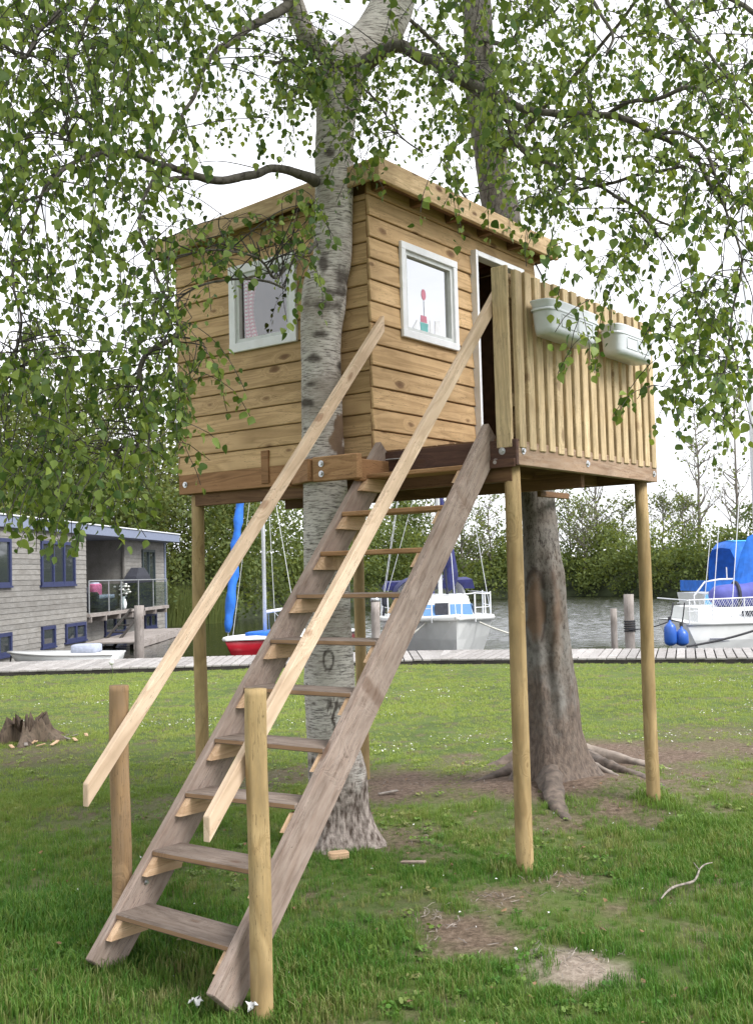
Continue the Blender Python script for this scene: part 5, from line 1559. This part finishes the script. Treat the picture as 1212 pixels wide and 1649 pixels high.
def fender(x, y, ztop, zc, h, r, label):
    f = thing('fender', label, 'fender', (x, y, zc), 0)
    g = Geo(); prof = [(.02, h / 2 + .06), (.03, h / 2 + .02), (r * .70, h / 2 - .02), (r * .95, h / 2 - .07), (r * 1.02, h * .1), (r * 1.02, -h * .3), (r * .9, -h / 2 + .04), (r * .4, -h / 2 + .005), (.02, -h / 2)]
    g.loft([[(q * math.cos(2 * PI * i / 16), q * math.sin(2 * PI * i / 16), z) for i in range(16)] for q, z in reversed(prof)]); g.build('body', M_FENDER, f, True)
    g = Geo(); g.tube([(0, 0, h / 2 + .04), (.05, .03, (h / 2 + ztop - zc) / 2), (.10, .08, ztop - zc)], .013, 6)
    for k in range(3): g.tube([(-.03, 0, h / 2 + .05 + k * .03), (.03, .01, h / 2 + .06 + k * .03)], .016, 5)
    g.build('rope', M_ROPE, f)


p = at(1078.5, 1022, 20.85); fender(p.x, p.y, .82, p.z, .42, .115, 'taller blue fender hanging at the white boat stern corner')
p = at(1097, 1027, 20.9); fender(p.x, p.y, .82, p.z, .31, .125, 'shorter fatter blue fender hanging beside the taller one')
t = thing('mooring_rope', 'dark mooring rope running from the white boat down to the jetty', 'rope', at(1112, 1041, 20.2))
o = Vector(t.location); Geo().tube([Vector(q) - o for q in sag(at(1105, 1041, 20.3), at(1235, 1008, 20.9), .04)], .022, 6).build('strand', M_ROPE, t)
t = thing('mooring_rope', 'thin dark mooring rope from the roped post to the fenders', 'rope', at(1012, 1012, 21.3))
o = Vector(t.location); Geo().tube([Vector(q) - o for q in sag(at(1012, 1014, 21.2), at(1082, 998, 20.95), .05)], .012, 6).build('strand', M_ROPE, t)

# boat 4: smaller white and blue boat behind
p = at(1092, 955, 26.2)
t = thing('motor_boat', 'smaller white and light blue boat with bright blue hood, moored behind the large white boat', 'motor boat', (p.x + 2.85, 26.9, WZ), .06)
L = 4.9; g, rg = hull_geo(L, 2.0, 1.15, .5, .1, flare=.9, transom=.9); g.build('hull', M_GEL, t, False); X0 = -L / 2
rub_rail(rg, t, M_GELGREY, .03, dz=-.28)
g = Geo().box((X0 + .12, -.93, .85), (.16, .03, .55)); g.box((X0 + .9, -.93, .62), (1.6, .03, .12)); g.build('hull_stripe', plain('sky_blue_paint', (.16, .42, .66), .4), t)
g = Geo().box((X0 + .5, -.95, 1.32), (.9, .03, .26)); g.box((X0 + .12, 0, 1.32), (.03, 1.9, .26)); g.build('side_screen', M_BLUESAIL, t)
g = Geo(); g.tube([(X0 + .05, -.95, .3), (X0 - .22, -.95, .55), (X0 - .22, -.95, 1.1), (X0 + .05, -.95, 1.42), (X0 + .4, -.95, 1.47), (X0 + 2, -.95, 1.47)], .022, 6); g.tube([(X0 + .6, -.9, 1.45), (X0 + .6, -.9, 1.75)], .014, 5); g.build('stern_rail', M_ALU, t)
xs = [(X0 + .82, 2.18), (X0 + .95, 2.34), (X0 + 1.55, 2.34), (X0 + 1.8, 2.16), (X0 + 2.25, 1.55)]
sec = lambda x, h: [(x, -.92, 1.2), (x, -.88, 1.2 + (h - 1.2) * .75), (x, -.6, h), (x, 0, h + .04), (x, .6, h), (x, .88, 1.2 + (h - 1.2) * .75), (x, .92, 1.2)]
g = Geo(); g.loft([sec(*q) for q in xs], close=False, caps=False); hd = g.build('hood', M_BLUESAIL, t, True)
g = Geo(); g.loft([[(a, b, c + .012) for a, b, c in sec(*q)[2:5]] for q in xs[1:4]], close=False, caps=False); g.build('hood_top', M_BLUESAIL2, hd, True)
g = Geo().poly([(X0 + 1.2, -.905, 2.06), (X0 + 1.6, -.905, 2.06), (X0 + 1.55, -.925, 1.88), (X0 + 1.4, -.925, 1.82), (X0 + 1.25, -.925, 1.88)]); g.poly([(X0 + 1.3, -.945, 1.30), (X0 + 2.15, -.945, 1.30), (X0 + 2.05, -.945, 1.45), (X0 + 1.85, -.94, 1.72)]); g.build('hood_window', M_SASH, hd)
g = Geo()
for x in (1.34, 1.5): g.tube([(X0 + x, -.96, .9), (X0 + x + .05, -.5, 6)], .012, 5)
g.build('rigging', M_ALU, t)

# white dinghy lying against the jetty at the left
p = at(100, 1052, 20.9)
t = thing('dinghy', 'white dinghy with a grey cover lying behind the left end of the jetty', 'dinghy', (p.x, p.y + .1, WZ + .12), math.radians(176))
g, rg = hull_geo(2.15, 1.0, .36, .35, .06, flare=.8); g.build('hull', M_GEL, t, True); rub_rail(rg, t, M_GELGREY, .022)
g = Geo(); soft_box(g, (-.45, .0, .44), (.5, .5, .16)); g.build('cover', M_GREYCLOTH, t, True)
g = Geo(); g.tube([(1.0, 0, .4), (1.15, -.25, .12), (1.2, -.5, .0)], .014, 5); g.build('rope', M_ROPE, t)

# ------------------------------------------------------------------ far bank growth
def quads(C, S, tints, name, mat, flat=.0):
    n = len(C)
    a = NR.normal(size=(n, 3)); a /= np.linalg.norm(a, axis=1)[:, None]
    b = NR.normal(size=(n, 3)); b -= a * (a * b).sum(1)[:, None]; b /= np.linalg.norm(b, axis=1)[:, None]
    S = S[:, None]
    V = np.stack([C - a * S * .55, C + b * S * .3, C + a * S * .55, C - b * S * .3], 1).reshape(-1, 3)
    F = np.arange(n * 4).reshape(n, 4)
    return tag(obj(name, np_mesh(name, V, F, mat, False, {'tint': np.repeat(np.clip(tints, 0, 1), 4)})), kind='stuff')


def thicket(name, mat, x0, x1, hfun, step, per, size, rad, rows=4):
    C = []; S = []; T = []
    x = x0
    while x < x1:
        for r in range(rows):
            cx = x + R.uniform(-.6, .6) * step; cy = bank_y(cx) + .6 + r * 1.5 + R.uniform(-.5, .5)
            H = hfun(cx) * R.uniform(.72, 1.12) * (.55 + .45 * min(1, (r + 1) / rows * 1.25))
            tb = R.uniform(.1, .8)
            nb = max(1, int(H / 1.1))
            for k in range(nb):
                cz = WZ + .25 + (k + .5) / nb * (H - .4) + R.uniform(-.3, .3); rr = rad * R.uniform(.7, 1.2)
                u = NR.normal(size=(per, 3)); u /= np.linalg.norm(u, axis=1)[:, None]; u *= (NR.random((per, 1)) ** .45)
                C.append(np.array([cx + R.uniform(-.4, .4), cy, cz]) + u * np.array([rr * 1.15, rr, rr * .85])); S.append(size * NR.uniform(.6, 1.3, per)); T.append(tb + NR.normal(0, .16, per))
        x += step
    C = np.concatenate(C); ok = C[:, 2] > WZ - .02
    quads(C[ok], np.concatenate(S)[ok], np.concatenate(T)[ok], name, mat)
    print(name, len(C))


thicket('willow_thicket', M_BUSHL, -23, -5.6, lambda x: 9.3 + 1.0 * math.sin(x * .8) + .6 * math.sin(x * 2.1), .8, 190, .18, 1.15, rows=5)
thicket('waterside_thicket', M_BUSH, -6.0, 2.5, lambda x: 6.0 + .7 * math.sin(x * 1.1), .9, 230, .19, 1.1)
thicket('bushy_thicket', M_BUSH, 2.5, 33, lambda x: 4.3 + .6 * math.sin(x * .9) + .45 * math.sin(x * 2.3), 1.0, 240, .21, 1.15)
# reeds along the left bank
V = []
for _ in range(1500):
    x = R.uniform(-10.2, -6.2); y = bank_y(x) - R.uniform(-.3, .9); h = R.uniform(.8, 1.9); dx = R.gauss(0, .18); w = .02
    V += [(x - w, y, WZ - .1), (x + w, y, WZ - .1), (x + dx, y + R.gauss(0, .1), WZ + h)]
tag(obj('reeds', np_mesh('reeds', V, np.arange(len(V)).reshape(-1, 3), M_BUSHL, False, {'tint': np.repeat(NR.random(len(V) // 3) * .6 + .2, 3)})), kind='stuff')


def bank_tree(name, label, group, px, Y, ytop, spread, mat, leafn, lsize, trunk_r, lmat, seed):
    rr = random.Random(seed)
    b = at(px, 900, Y); base = Vector((b.x, Y, .4)); top = at(px, ytop, Y).z; H = top - .4
    t = thing(name, label, 'tree', base, 0, group)
    g = Geo(); tips = []
    tr = [Vector((0, 0, -.6))]
    for i in range(1, 9): tr.append(tr[-1] + Vector((rr.gauss(0, .05) * H / 8, rr.gauss(0, .05) * H / 8, (H * .95 + .6) / 8)))
    Geo().tube(*smooth_path(tr, [trunk_r * (1 - .9 * i / 8) for i in range(9)], 3), segs=7).build('trunk', mat, t, True)
    for k in range(34):
        f = rr.uniform(.18, .97); i = f * 8; a = tr[int(i)].lerp(tr[min(8, int(i) + 1)], i % 1)
        h = rr.uniform(0, 2 * PI); Lb = spread * (1.15 - f) * rr.uniform(.6, 1.2) + .4
        d = Vector((math.cos(h), math.sin(h), rr.uniform(.35, 1.1))).normalized(); P = [a]
        for s in range(5): d = (d + Vector((rr.gauss(0, .16), rr.gauss(0, .16), .07))).normalized(); P.append(P[-1] + d * Lb / 5)
        g.tube(P, [trunk_r * .32 * (1 - .8 * s / 5) for s in range(6)], 4, cap=False)
        for q in range(7):
            c = P[rr.randint(1, 5)]; e = (d + Vector((rr.gauss(0, .6), rr.gauss(0, .6), rr.gauss(.1, .4)))).normalized(); ln = Lb * rr.uniform(.25, .55)
            Q = [c]
            for s in range(3): e = (e + Vector((rr.gauss(0, .2), rr.gauss(0, .2), .03))).normalized(); Q.append(Q[-1] + e * ln / 3)
            g.tube(Q, [trunk_r * .10, trunk_r * .075, trunk_r * .05, trunk_r * .03], 3, cap=False); tips += Q[1:]
            for _ in range(2):
                e2 = (e + Vector((rr.gauss(0, .8), rr.gauss(0, .8), rr.gauss(0, .5)))).normalized(); c2 = Q[rr.randint(1, 3)]
                g.tube([c2, c2 + e2 * ln * .5], [trunk_r * .05, trunk_r * .025], 3, cap=False); tips.append(c2 + e2 * ln * .5)
    g.build('branches', mat, t)
    if leafn:
        C = np.array([tuple(tips[rr.randrange(len(tips))]) for _ in range(leafn)]) + NR.normal(0, .14, (leafn, 3)); C = C
        o = quads(C, lsize * NR.uniform(.6, 1.3, leafn), NR.uniform(.2, 1, leafn), 'foliage', lmat); o.parent = t


G1 = 'half bare trees on the far bank'
for i, (px, yt, spr, lf, where) in enumerate([(560, 770, 2.2, 700, 'seen just right of the birch trunk'), (655, 785, 2.2, 600, 'above the navy cover of the white cruiser'), (700, 775, 2.2, 500, 'seen between the upper treads'), (745, 790, 2.2, 500, 'above the white cruiser mast foot'), (790, 770, 2.2, 400, 'just left of the front tree house post'),
                                              (915, 785, 2.4, 600, 'just right of the grey trunk'), (940, 800, 2.2, 500, 'nearest to the grey trunk but shorter'), (1000, 800, 2.2, 500, 'behind the two mooring posts'), (1068, 785, 2.4, 500, 'just right of the right tree house post'), (1098, 800, 2.2, 400, 'above the blue hood of the small motor boat')]):
    bank_tree('bank_tree', 'sparse young tree on the far bank ' + where, G1, px, 71 + (i % 3) * 1.5, yt, spr, M_PALETWIG, lf * 2, .19, .10, M_BUSH, 50 + i)
bank_tree('bank_tree', 'taller bare crowned tree on the far bank just left of the right tree house post', None, 968, 73, 752, 2.6, M_PALETWIG, 120, .25, .13, M_BUSH, 81)
bank_tree('bank_tree', 'tall bare tree with visible trunk left of the white boat mast on the far bank', None, 1130, 72, 640, 3.0, M_PALETWIG, 260, .25, .16, M_BUSH, 82)
bank_tree('bank_tree', 'tall bare tree at the right edge behind the boat mast', None, 1190, 74, 600, 3.2, M_PALETWIG, 260, .25, .16, M_BUSH, 83)
G2 = 'tall bare trees behind the houseboat'
for i, (px, yt, where) in enumerate([(-30, 560, 'at the left picture edge'), (45, 500, 'and tallest of its row'), (120, 545, 'above the three pane window'), (175, 590, 'above the balcony'), (235, 600, 'nearest to the tree house')]):
    bank_tree('bank_tree', 'thin half bare tree behind the houseboat roof ' + where, G2, px, 47 + (i % 2) * 2, yt, 2.6, M_PALETWIG, 1500, .17, .14, M_BUSHL, 90 + i)

# ------------------------------------------------------------------ things lying on the lawn
p = atz(38, 1196, 0)
t = thing('tree_stump', 'low rotten tree stump on the lawn at the left edge', 'stump', (p.x, p.y + .15, 0))
g = Geo(); rings = []
for i in range(12):
    f = i / 11; z = -.05 + .23 * f
    ring = []
    for s in range(72):
        a = 2 * PI * s / 72
        r = .17 + .27 * math.exp(-max(0, z) / .085) * (.5 + .5 * math.cos(5 * a + 1)) + .05 * (1 - f)
        r *= 1 + .16 * n3(Vector((math.cos(a) * 3, math.sin(a) * 3, z * 2)), 1.6) + .10 * n3(Vector((math.cos(a) * 11, math.sin(a) * 11, z * 3)), 1)
        zz = z + (f ** 3) * (.17 * n3(Vector((math.cos(a) * 5, math.sin(a) * 5, 3)), 1.3) + .06 * n3(Vector((math.cos(a) * 16, math.sin(a) * 16, 3)), 1.3))
        if abs(a - 4.35) < .42 and z < .16: r *= .55
        ring.append((r * math.cos(a), r * math.sin(a), zz))
    rings.append(ring)
for s_, dz in ((.8, -.02), (.55, -.10), (.2, -.14)): rings.append([(x * s_, y * s_, z + dz + .03 * n3(Vector((x, y, z)), 20)) for x, y, z in rings[11]])
g.loft(rings); 
M_STUMP = bark_mat('stump_wood', (.115, .08, .06), (.022, .016, .013), (.26, .215, .155), zs=.35, xs=30, amt=.3)
g.build('stump', M_STUMP, t, True)
for i in range(16):
    a = R.uniform(2.8, 6.6); r = R.uniform(.28, .55); x, y = r * math.cos(a), r * math.sin(a)
    h = R.uniform(0, PI); board('bark_flake', t, (x - .04 * math.cos(h), y - .04 * math.sin(h), .012), (x + .04 * math.cos(h), y + .04 * math.sin(h), .03), .035, .01, M_CLEAT if i % 3 else M_DEADWOOD)

t = thing('fallen_twig', 'bent grey fallen twig lying on the grass at the right', 'twig', atz(1100, 1415, 0.03))
o = Vector(t.location)
P = [atz(a, b, .045) - o for a, b in ((1064, 1447), (1073, 1436), (1083, 1429), (1095, 1425), (1108, 1422), (1117, 1418), (1122, 1410), (1125, 1401), (1130, 1395), (1137, 1391), (1146, 1389))]
Geo().tube(*smooth_path(P, [.003, .005, .006, .0055, .006, .0055, .0055, .0045, .004, .0035, .002], 4), segs=7, fn=lambda p, d, a, tt: 1 + .25 * n3(p + d * .01, 60)).build('stem', M_DEADWOOD, t, True)
Geo().tube([P[7], atz(1121, 1396, .07) - o, atz(1116, 1389, .08) - o], [.004, .003, .002], 5).build('side_shoot', M_DEADWOOD, t, True)

p = atz(545, 1380, .02)
t = thing('wood_chunk', 'small sawn chunk of yellowish wood on the grass below the birch', 'wood chunk', p, .3)
g = Geo(); soft_box(g, (0, 0, .01), (.11, .06, .04)); g.build('chunk', M_CLEAT, t)
p = atz(665, 1392, .02); t = thing('wood_sliver', 'dark flat sliver of wood on the grass between birch and front post', 'wood sliver', p, -.5)
board('sliver', t, (-.07, 0, .005), (.07, 0, .02), .03, .012, M_STRINGER)
p = atz(545, 1278, .01); t = thing('bark_piece', 'pale strip of bark lying right of the birch foot', 'bark piece', atz(625, 1277, .02), .3)
board('strip', t, (-.07, 0, .0), (.07, 0, .012), .035, .008, M_DEADWOOD)
for px, py, lab, sc in ((316, 1622, 'crumpled white tissue on the grass left of the near steps foot', 1.0), (412, 1628, 'torn white paper scrap at the foot of the near handrail post', 1.25)):
    p = atz(px, py, -.03); t = thing('paper_scrap', lab, 'paper scrap', p, R.uniform(0, 3))
    g = Geo(); rows = []
    for i in range(7):
        rows.append([((i / 6 - .5) * .05 * sc + R.gauss(0, .004), (j / 6 - .5) * .035 + R.gauss(0, .004), .030 + .007 * R.gauss(0, 1) - .012 * abs(i - 3) / 3) for j in range(7)])
    g.loft(rows, close=False, caps=False); g.build('sheet', M_PAPER, t, True)
# dandelion clock near the quay
p = atz(190, 1090, 0); t = thing('dandelion', 'white dandelion clock on a thin stalk at the far edge of the lawn', 'dandelion', (p.x, p.y - .4, 0))
Geo().tube([(0, 0, 0), (.02, 0, .12), (.0, 0, .24)], .004, 5).build('stalk', M_LEAFO, t)
g = Geo(); g.loft([[(.04 * math.sin(q) * math.cos(2 * PI * i / 10), .04 * math.sin(q) * math.sin(2 * PI * i / 10), .26 - .04 * math.cos(q)) for i in range(10)] for q in (.15, .6, 1.1, 1.6, 2.1, 2.6, 3.0)]); g.build('seed_head', M_PETAL, t, True)

# ------------------------------------------------------------------ grass, daisies and litter
tufts = bpy.data.collections.new('grass_tufts')


def tuft(i, n, h, spread, wid):
    V = []; F = []
    for k in range(n):
        a = R.uniform(0, 2 * PI); r = spread * math.sqrt(R.random()); x, y = r * math.cos(a), r * math.sin(a)
        hh = h * R.uniform(.45, 1.15); le = R.uniform(.15, .75) * hh; b = R.uniform(0, 2 * PI); dx, dy = math.cos(b), math.sin(b); w = wid * R.uniform(.7, 1.2)
        px_, py_ = -dy * w, dx * w; v = len(V)
        m1 = (x + dx * le * .3, y + dy * le * .3, hh * .6); tip = (x + dx * le, y + dy * le, hh * (1 - .25 * le / hh))
        V += [(x - px_, y - py_, -.01), (x + px_, y + py_, -.01), (m1[0] - px_ * .8, m1[1] - py_ * .8, m1[2]), (m1[0] + px_ * .8, m1[1] + py_ * .8, m1[2]), tip]
        F += [(v, v + 1, v + 3, v + 2), (v + 2, v + 3, v + 4)]
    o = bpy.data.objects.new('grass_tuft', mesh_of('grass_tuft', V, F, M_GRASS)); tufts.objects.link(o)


for i in range(5): tuft(i, 16, .052, .035, .0017)
for i in range(4): tuft(i, 12, .04, .05, .0024)


def scatter(name, coll, pts, scl, pick):
    me = bpy.data.meshes.new(name); n = len(pts)
    me.vertices.add(n); me.vertices.foreach_set('co', np.asarray(pts, np.float32).ravel())
    for nm, arr, ty in (('rot', NR.uniform(0, 6.28, n), 'FLOAT'), ('scl', scl, 'FLOAT'), ('pick', pick, 'INT')):
        a = me.attributes.new(nm, ty, 'POINT'); a.data.foreach_set('value', np.asarray(arr, np.float32 if ty == 'FLOAT' else np.int32))
    o = obj(name, me, kind='stuff')
    ng = bpy.data.node_groups.new(name, 'GeometryNodeTree')
    ng.interface.new_socket('Geometry', in_out='INPUT', socket_type='NodeSocketGeometry'); ng.interface.new_socket('Geometry', in_out='OUTPUT', socket_type='NodeSocketGeometry')
    N, Lk = ng.nodes, ng.links
    gi, go = N.new('NodeGroupInput'), N.new('NodeGroupOutput')
    ci = N.new('GeometryNodeCollectionInfo'); ci.inputs['Collection'].default_value = coll; ci.inputs['Separate Children'].default_value = True; ci.inputs['Reset Children'].default_value = True
    ip = N.new('GeometryNodeInstanceOnPoints'); ip.inputs['Pick Instance'].default_value = True
    def attr(nm, ty):
        a = N.new('GeometryNodeInputNamedAttribute'); a.data_type = ty; a.inputs['Name'].default_value = nm; return a.outputs['Attribute']
    cx = N.new('ShaderNodeCombineXYZ'); Lk.new(attr('rot', 'FLOAT'), cx.inputs['Z'])
    cs = N.new('ShaderNodeCombineXYZ'); s = attr('scl', 'FLOAT')
    for k in 'XYZ': Lk.new(s, cs.inputs[k])
    Lk.new(gi.outputs[0], ip.inputs['Points']); Lk.new(ci.outputs[0], ip.inputs['Instance']); Lk.new(attr('pick', 'INT'), ip.inputs['Instance Index'])
    Lk.new(cx.outputs[0], ip.inputs['Rotation']); Lk.new(cs.outputs[0], ip.inputs['Scale']); Lk.new(ip.outputs[0], go.inputs[0])
    md = o.modifiers.new('scatter', 'NODES'); md.node_group = ng
    return o


def lawn_points(n, y0, y1, half0, k, power):
    u = NR.random(n); y = (y0 ** power + u * (y1 ** power - y0 ** power)) ** (1 / power)
    x = NR.uniform(-1, 1, n) * (half0 + k * y)
    return x, y


def keep(x, y):
    d, s = masks(x, y); p = 1 - np.clip(d * 1.05 + s * 1.1, 0, 1)
    p *= .25 + .75 * np.clip(vnoise(x, y, 2.6, 12) * 1.5 - .05, 0, 1)
    sh = np.array([shore_y(q) for q in x]) - .02
    return (NR.random(len(x)) < p) & (y < sh)


x, y = lawn_points(34000, 3.0, 8.2, .9, .40, 1.3); ok = keep(x, y); x, y = x[ok], y[ok]
sc = (.30 + .55 * np.clip(vnoise(x, y, 1.6, 21), 0, 1.2) + .45 * np.clip(vnoise(x, y, 6.5, 23), 0, 1.2)) * np.clip(1.35 - (y - 3) * .10, .7, 1.3)
sc = sc * (1 - .55 * np.clip(masks(x, y)[0] * 1.6, 0, 1))
print('grass', len(x))
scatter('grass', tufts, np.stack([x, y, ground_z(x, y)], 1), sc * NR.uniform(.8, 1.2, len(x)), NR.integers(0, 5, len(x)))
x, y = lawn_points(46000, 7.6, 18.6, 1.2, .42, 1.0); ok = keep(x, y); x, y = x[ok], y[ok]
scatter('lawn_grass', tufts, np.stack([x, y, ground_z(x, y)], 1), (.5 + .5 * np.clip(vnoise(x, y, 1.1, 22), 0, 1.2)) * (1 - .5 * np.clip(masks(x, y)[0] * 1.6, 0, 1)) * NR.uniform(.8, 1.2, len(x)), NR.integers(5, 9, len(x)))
# broad-leaved weeds and clover among the grass
weeds = bpy.data.collections.new('weed_plants')
for i in range(4):
    V = []; F = []
    for k in range(14):
        a = R.uniform(0, 6.28); r = R.uniform(.004, .045); q = R.uniform(.008, .017); zz = R.uniform(.012, .04); v = len(V); tx, ty = R.gauss(0, .4), R.gauss(0, .4)
        V += [(r * math.cos(a) + q * math.cos(t_), r * math.sin(a) + q * .8 * math.sin(t_), zz + q * (tx * math.cos(t_) + ty * math.sin(t_))) for t_ in (0, 1.05, 2.1, 3.14, 4.2, 5.25)]
        F += [(v, v + 1, v + 2, v + 3), (v, v + 3, v + 4, v + 5)]
    weeds.objects.link(bpy.data.objects.new('weed_plant', mesh_of('weed_plant', V, F, M_GRASS)))
x, y = lawn_points(5200, 3.0, 10, .9, .40, 1.2); ok = keep(x, y) & (vnoise(x, y, 3.2, 51) + NR.normal(0, .12, len(x)) > .62); x, y = x[ok], y[ok]
scatter('lawn_weeds', weeds, np.stack([x, y, ground_z(x, y)], 1), NR.uniform(.35, .75, len(x)), NR.integers(0, 4, len(x)))
# longer grass round posts and feet
px_, py_ = [], []
for (a, b) in [(loc2w(u, w, 0).x, loc2w(u, w, 0).y) for u, w in ((.055, .05), (LP - .09, .05), (.05, 2.35), (-1.80, .912), (-1.915, .055), (-2.0, .82), (-2.0, .15))]:
    k = 70; r = np.abs(NR.normal(.10, .05, k)); q = NR.uniform(0, 6.28, k); px_.append(a + r * np.cos(q)); py_.append(b + r * np.sin(q))
x, y = np.concatenate(px_), np.concatenate(py_)
scatter('long_grass', tufts, np.stack([x, y, ground_z(x, y)], 1), NR.uniform(.8, 1.6, len(x)), NR.integers(0, 5, len(x)))

# daisies in drifts on the far half
V = []; F = []
x, y = lawn_points(42000, 9.2, 17.5, 1.2, .42, 1.0)
dn = vnoise(x * .6, y * 1.5, 1.5, 31); ok = (dn > .63) & keep(x, y) & (NR.random(len(x)) < np.clip((dn - .62) * 4.5, 0, .8)) & ~((y > 15.5) & (NR.random(len(x)) < .7)); x, y = x[ok], y[ok]
for a, b in zip(x, y):
    z = float(ground_z(np.array([a]), np.array([b]))[0]) + R.uniform(.028, .05); r = R.uniform(.0045, .0085); k = len(V); tx, ty = R.gauss(0, .35), R.gauss(-.3, .35)
    V += [(a + r * math.cos(q * 1.0472), b + r * math.sin(q * 1.0472), z + r * (tx * math.cos(q * 1.0472) + ty * math.sin(q * 1.0472))) for q in range(6)]
    F += [(k, k + 1, k + 2, k + 3), (k, k + 3, k + 4, k + 5)]
tag(obj('daisies', np_mesh('daisies', V, F, M_PETAL)), kind='stuff'); print('daisies', len(x))
# twiggy litter and bud scales over the bare patches
g = Geo()
for _ in range(420):
    c, rx, ry, st, kd = R.choice(PATCH[:19]); a = c[0] + R.gauss(0, .6) * rx; b = c[1] + R.gauss(0, .6) * ry; z = float(ground_z(np.array([a]), np.array([b]))[0]) + .008; h = R.uniform(0, PI); l = R.uniform(.006, .026)
    g.tube([(a - l * math.cos(h), b - l * math.sin(h), z), (a + l * .1, b + l * .1, z + R.uniform(0, .012)), (a + l * math.cos(h), b + l * math.sin(h), z + R.uniform(-.004, .02))], R.uniform(.0009, .002), 3, cap=False)
g.build('twig_litter', M_DEADWOOD, kind='stuff')
g = Geo()
for _ in range(110):
    a = R.uniform(-1.6, 2.4); b = R.uniform(3.4, 7.5); z = float(ground_z(np.array([a]), np.array([b]))[0]) + R.uniform(.015, .05); h = R.uniform(0, 6.28); s = R.uniform(.003, .009)
    g.poly([(a + s * math.cos(h + q) * (1 if i % 2 else .45), b + s * math.sin(h + q) * (1 if i % 2 else .45), z + R.gauss(0, .004)) for i, q in enumerate((0, 1.57, 3.14, 4.71))])
g.build('fallen_petals', M_PAPER, kind='stuff')

# last year's leaves scattered over the grass
g = Geo()
for _ in range(260):
    a = R.uniform(-2.2, 3.2); b = R.uniform(3.3, 9.0); z = float(ground_z(np.array([a]), np.array([b]))[0]) + R.uniform(.012, .045); h = R.uniform(0, 6.28); q = R.uniform(.008, .02)
    g.poly([(a + q * math.cos(h + t_) * w_, b + q * math.sin(h + t_) * w_, z + R.gauss(0, .004)) for t_, w_ in ((0, 1), (1.2, .6), (2.4, .6), (3.14, .9), (3.9, .6), (5.1, .6))])
g.build('dead_leaves', plain('dead_leaf', (.20, .12, .06), .85, var=.3, nscale=3), kind='stuff')
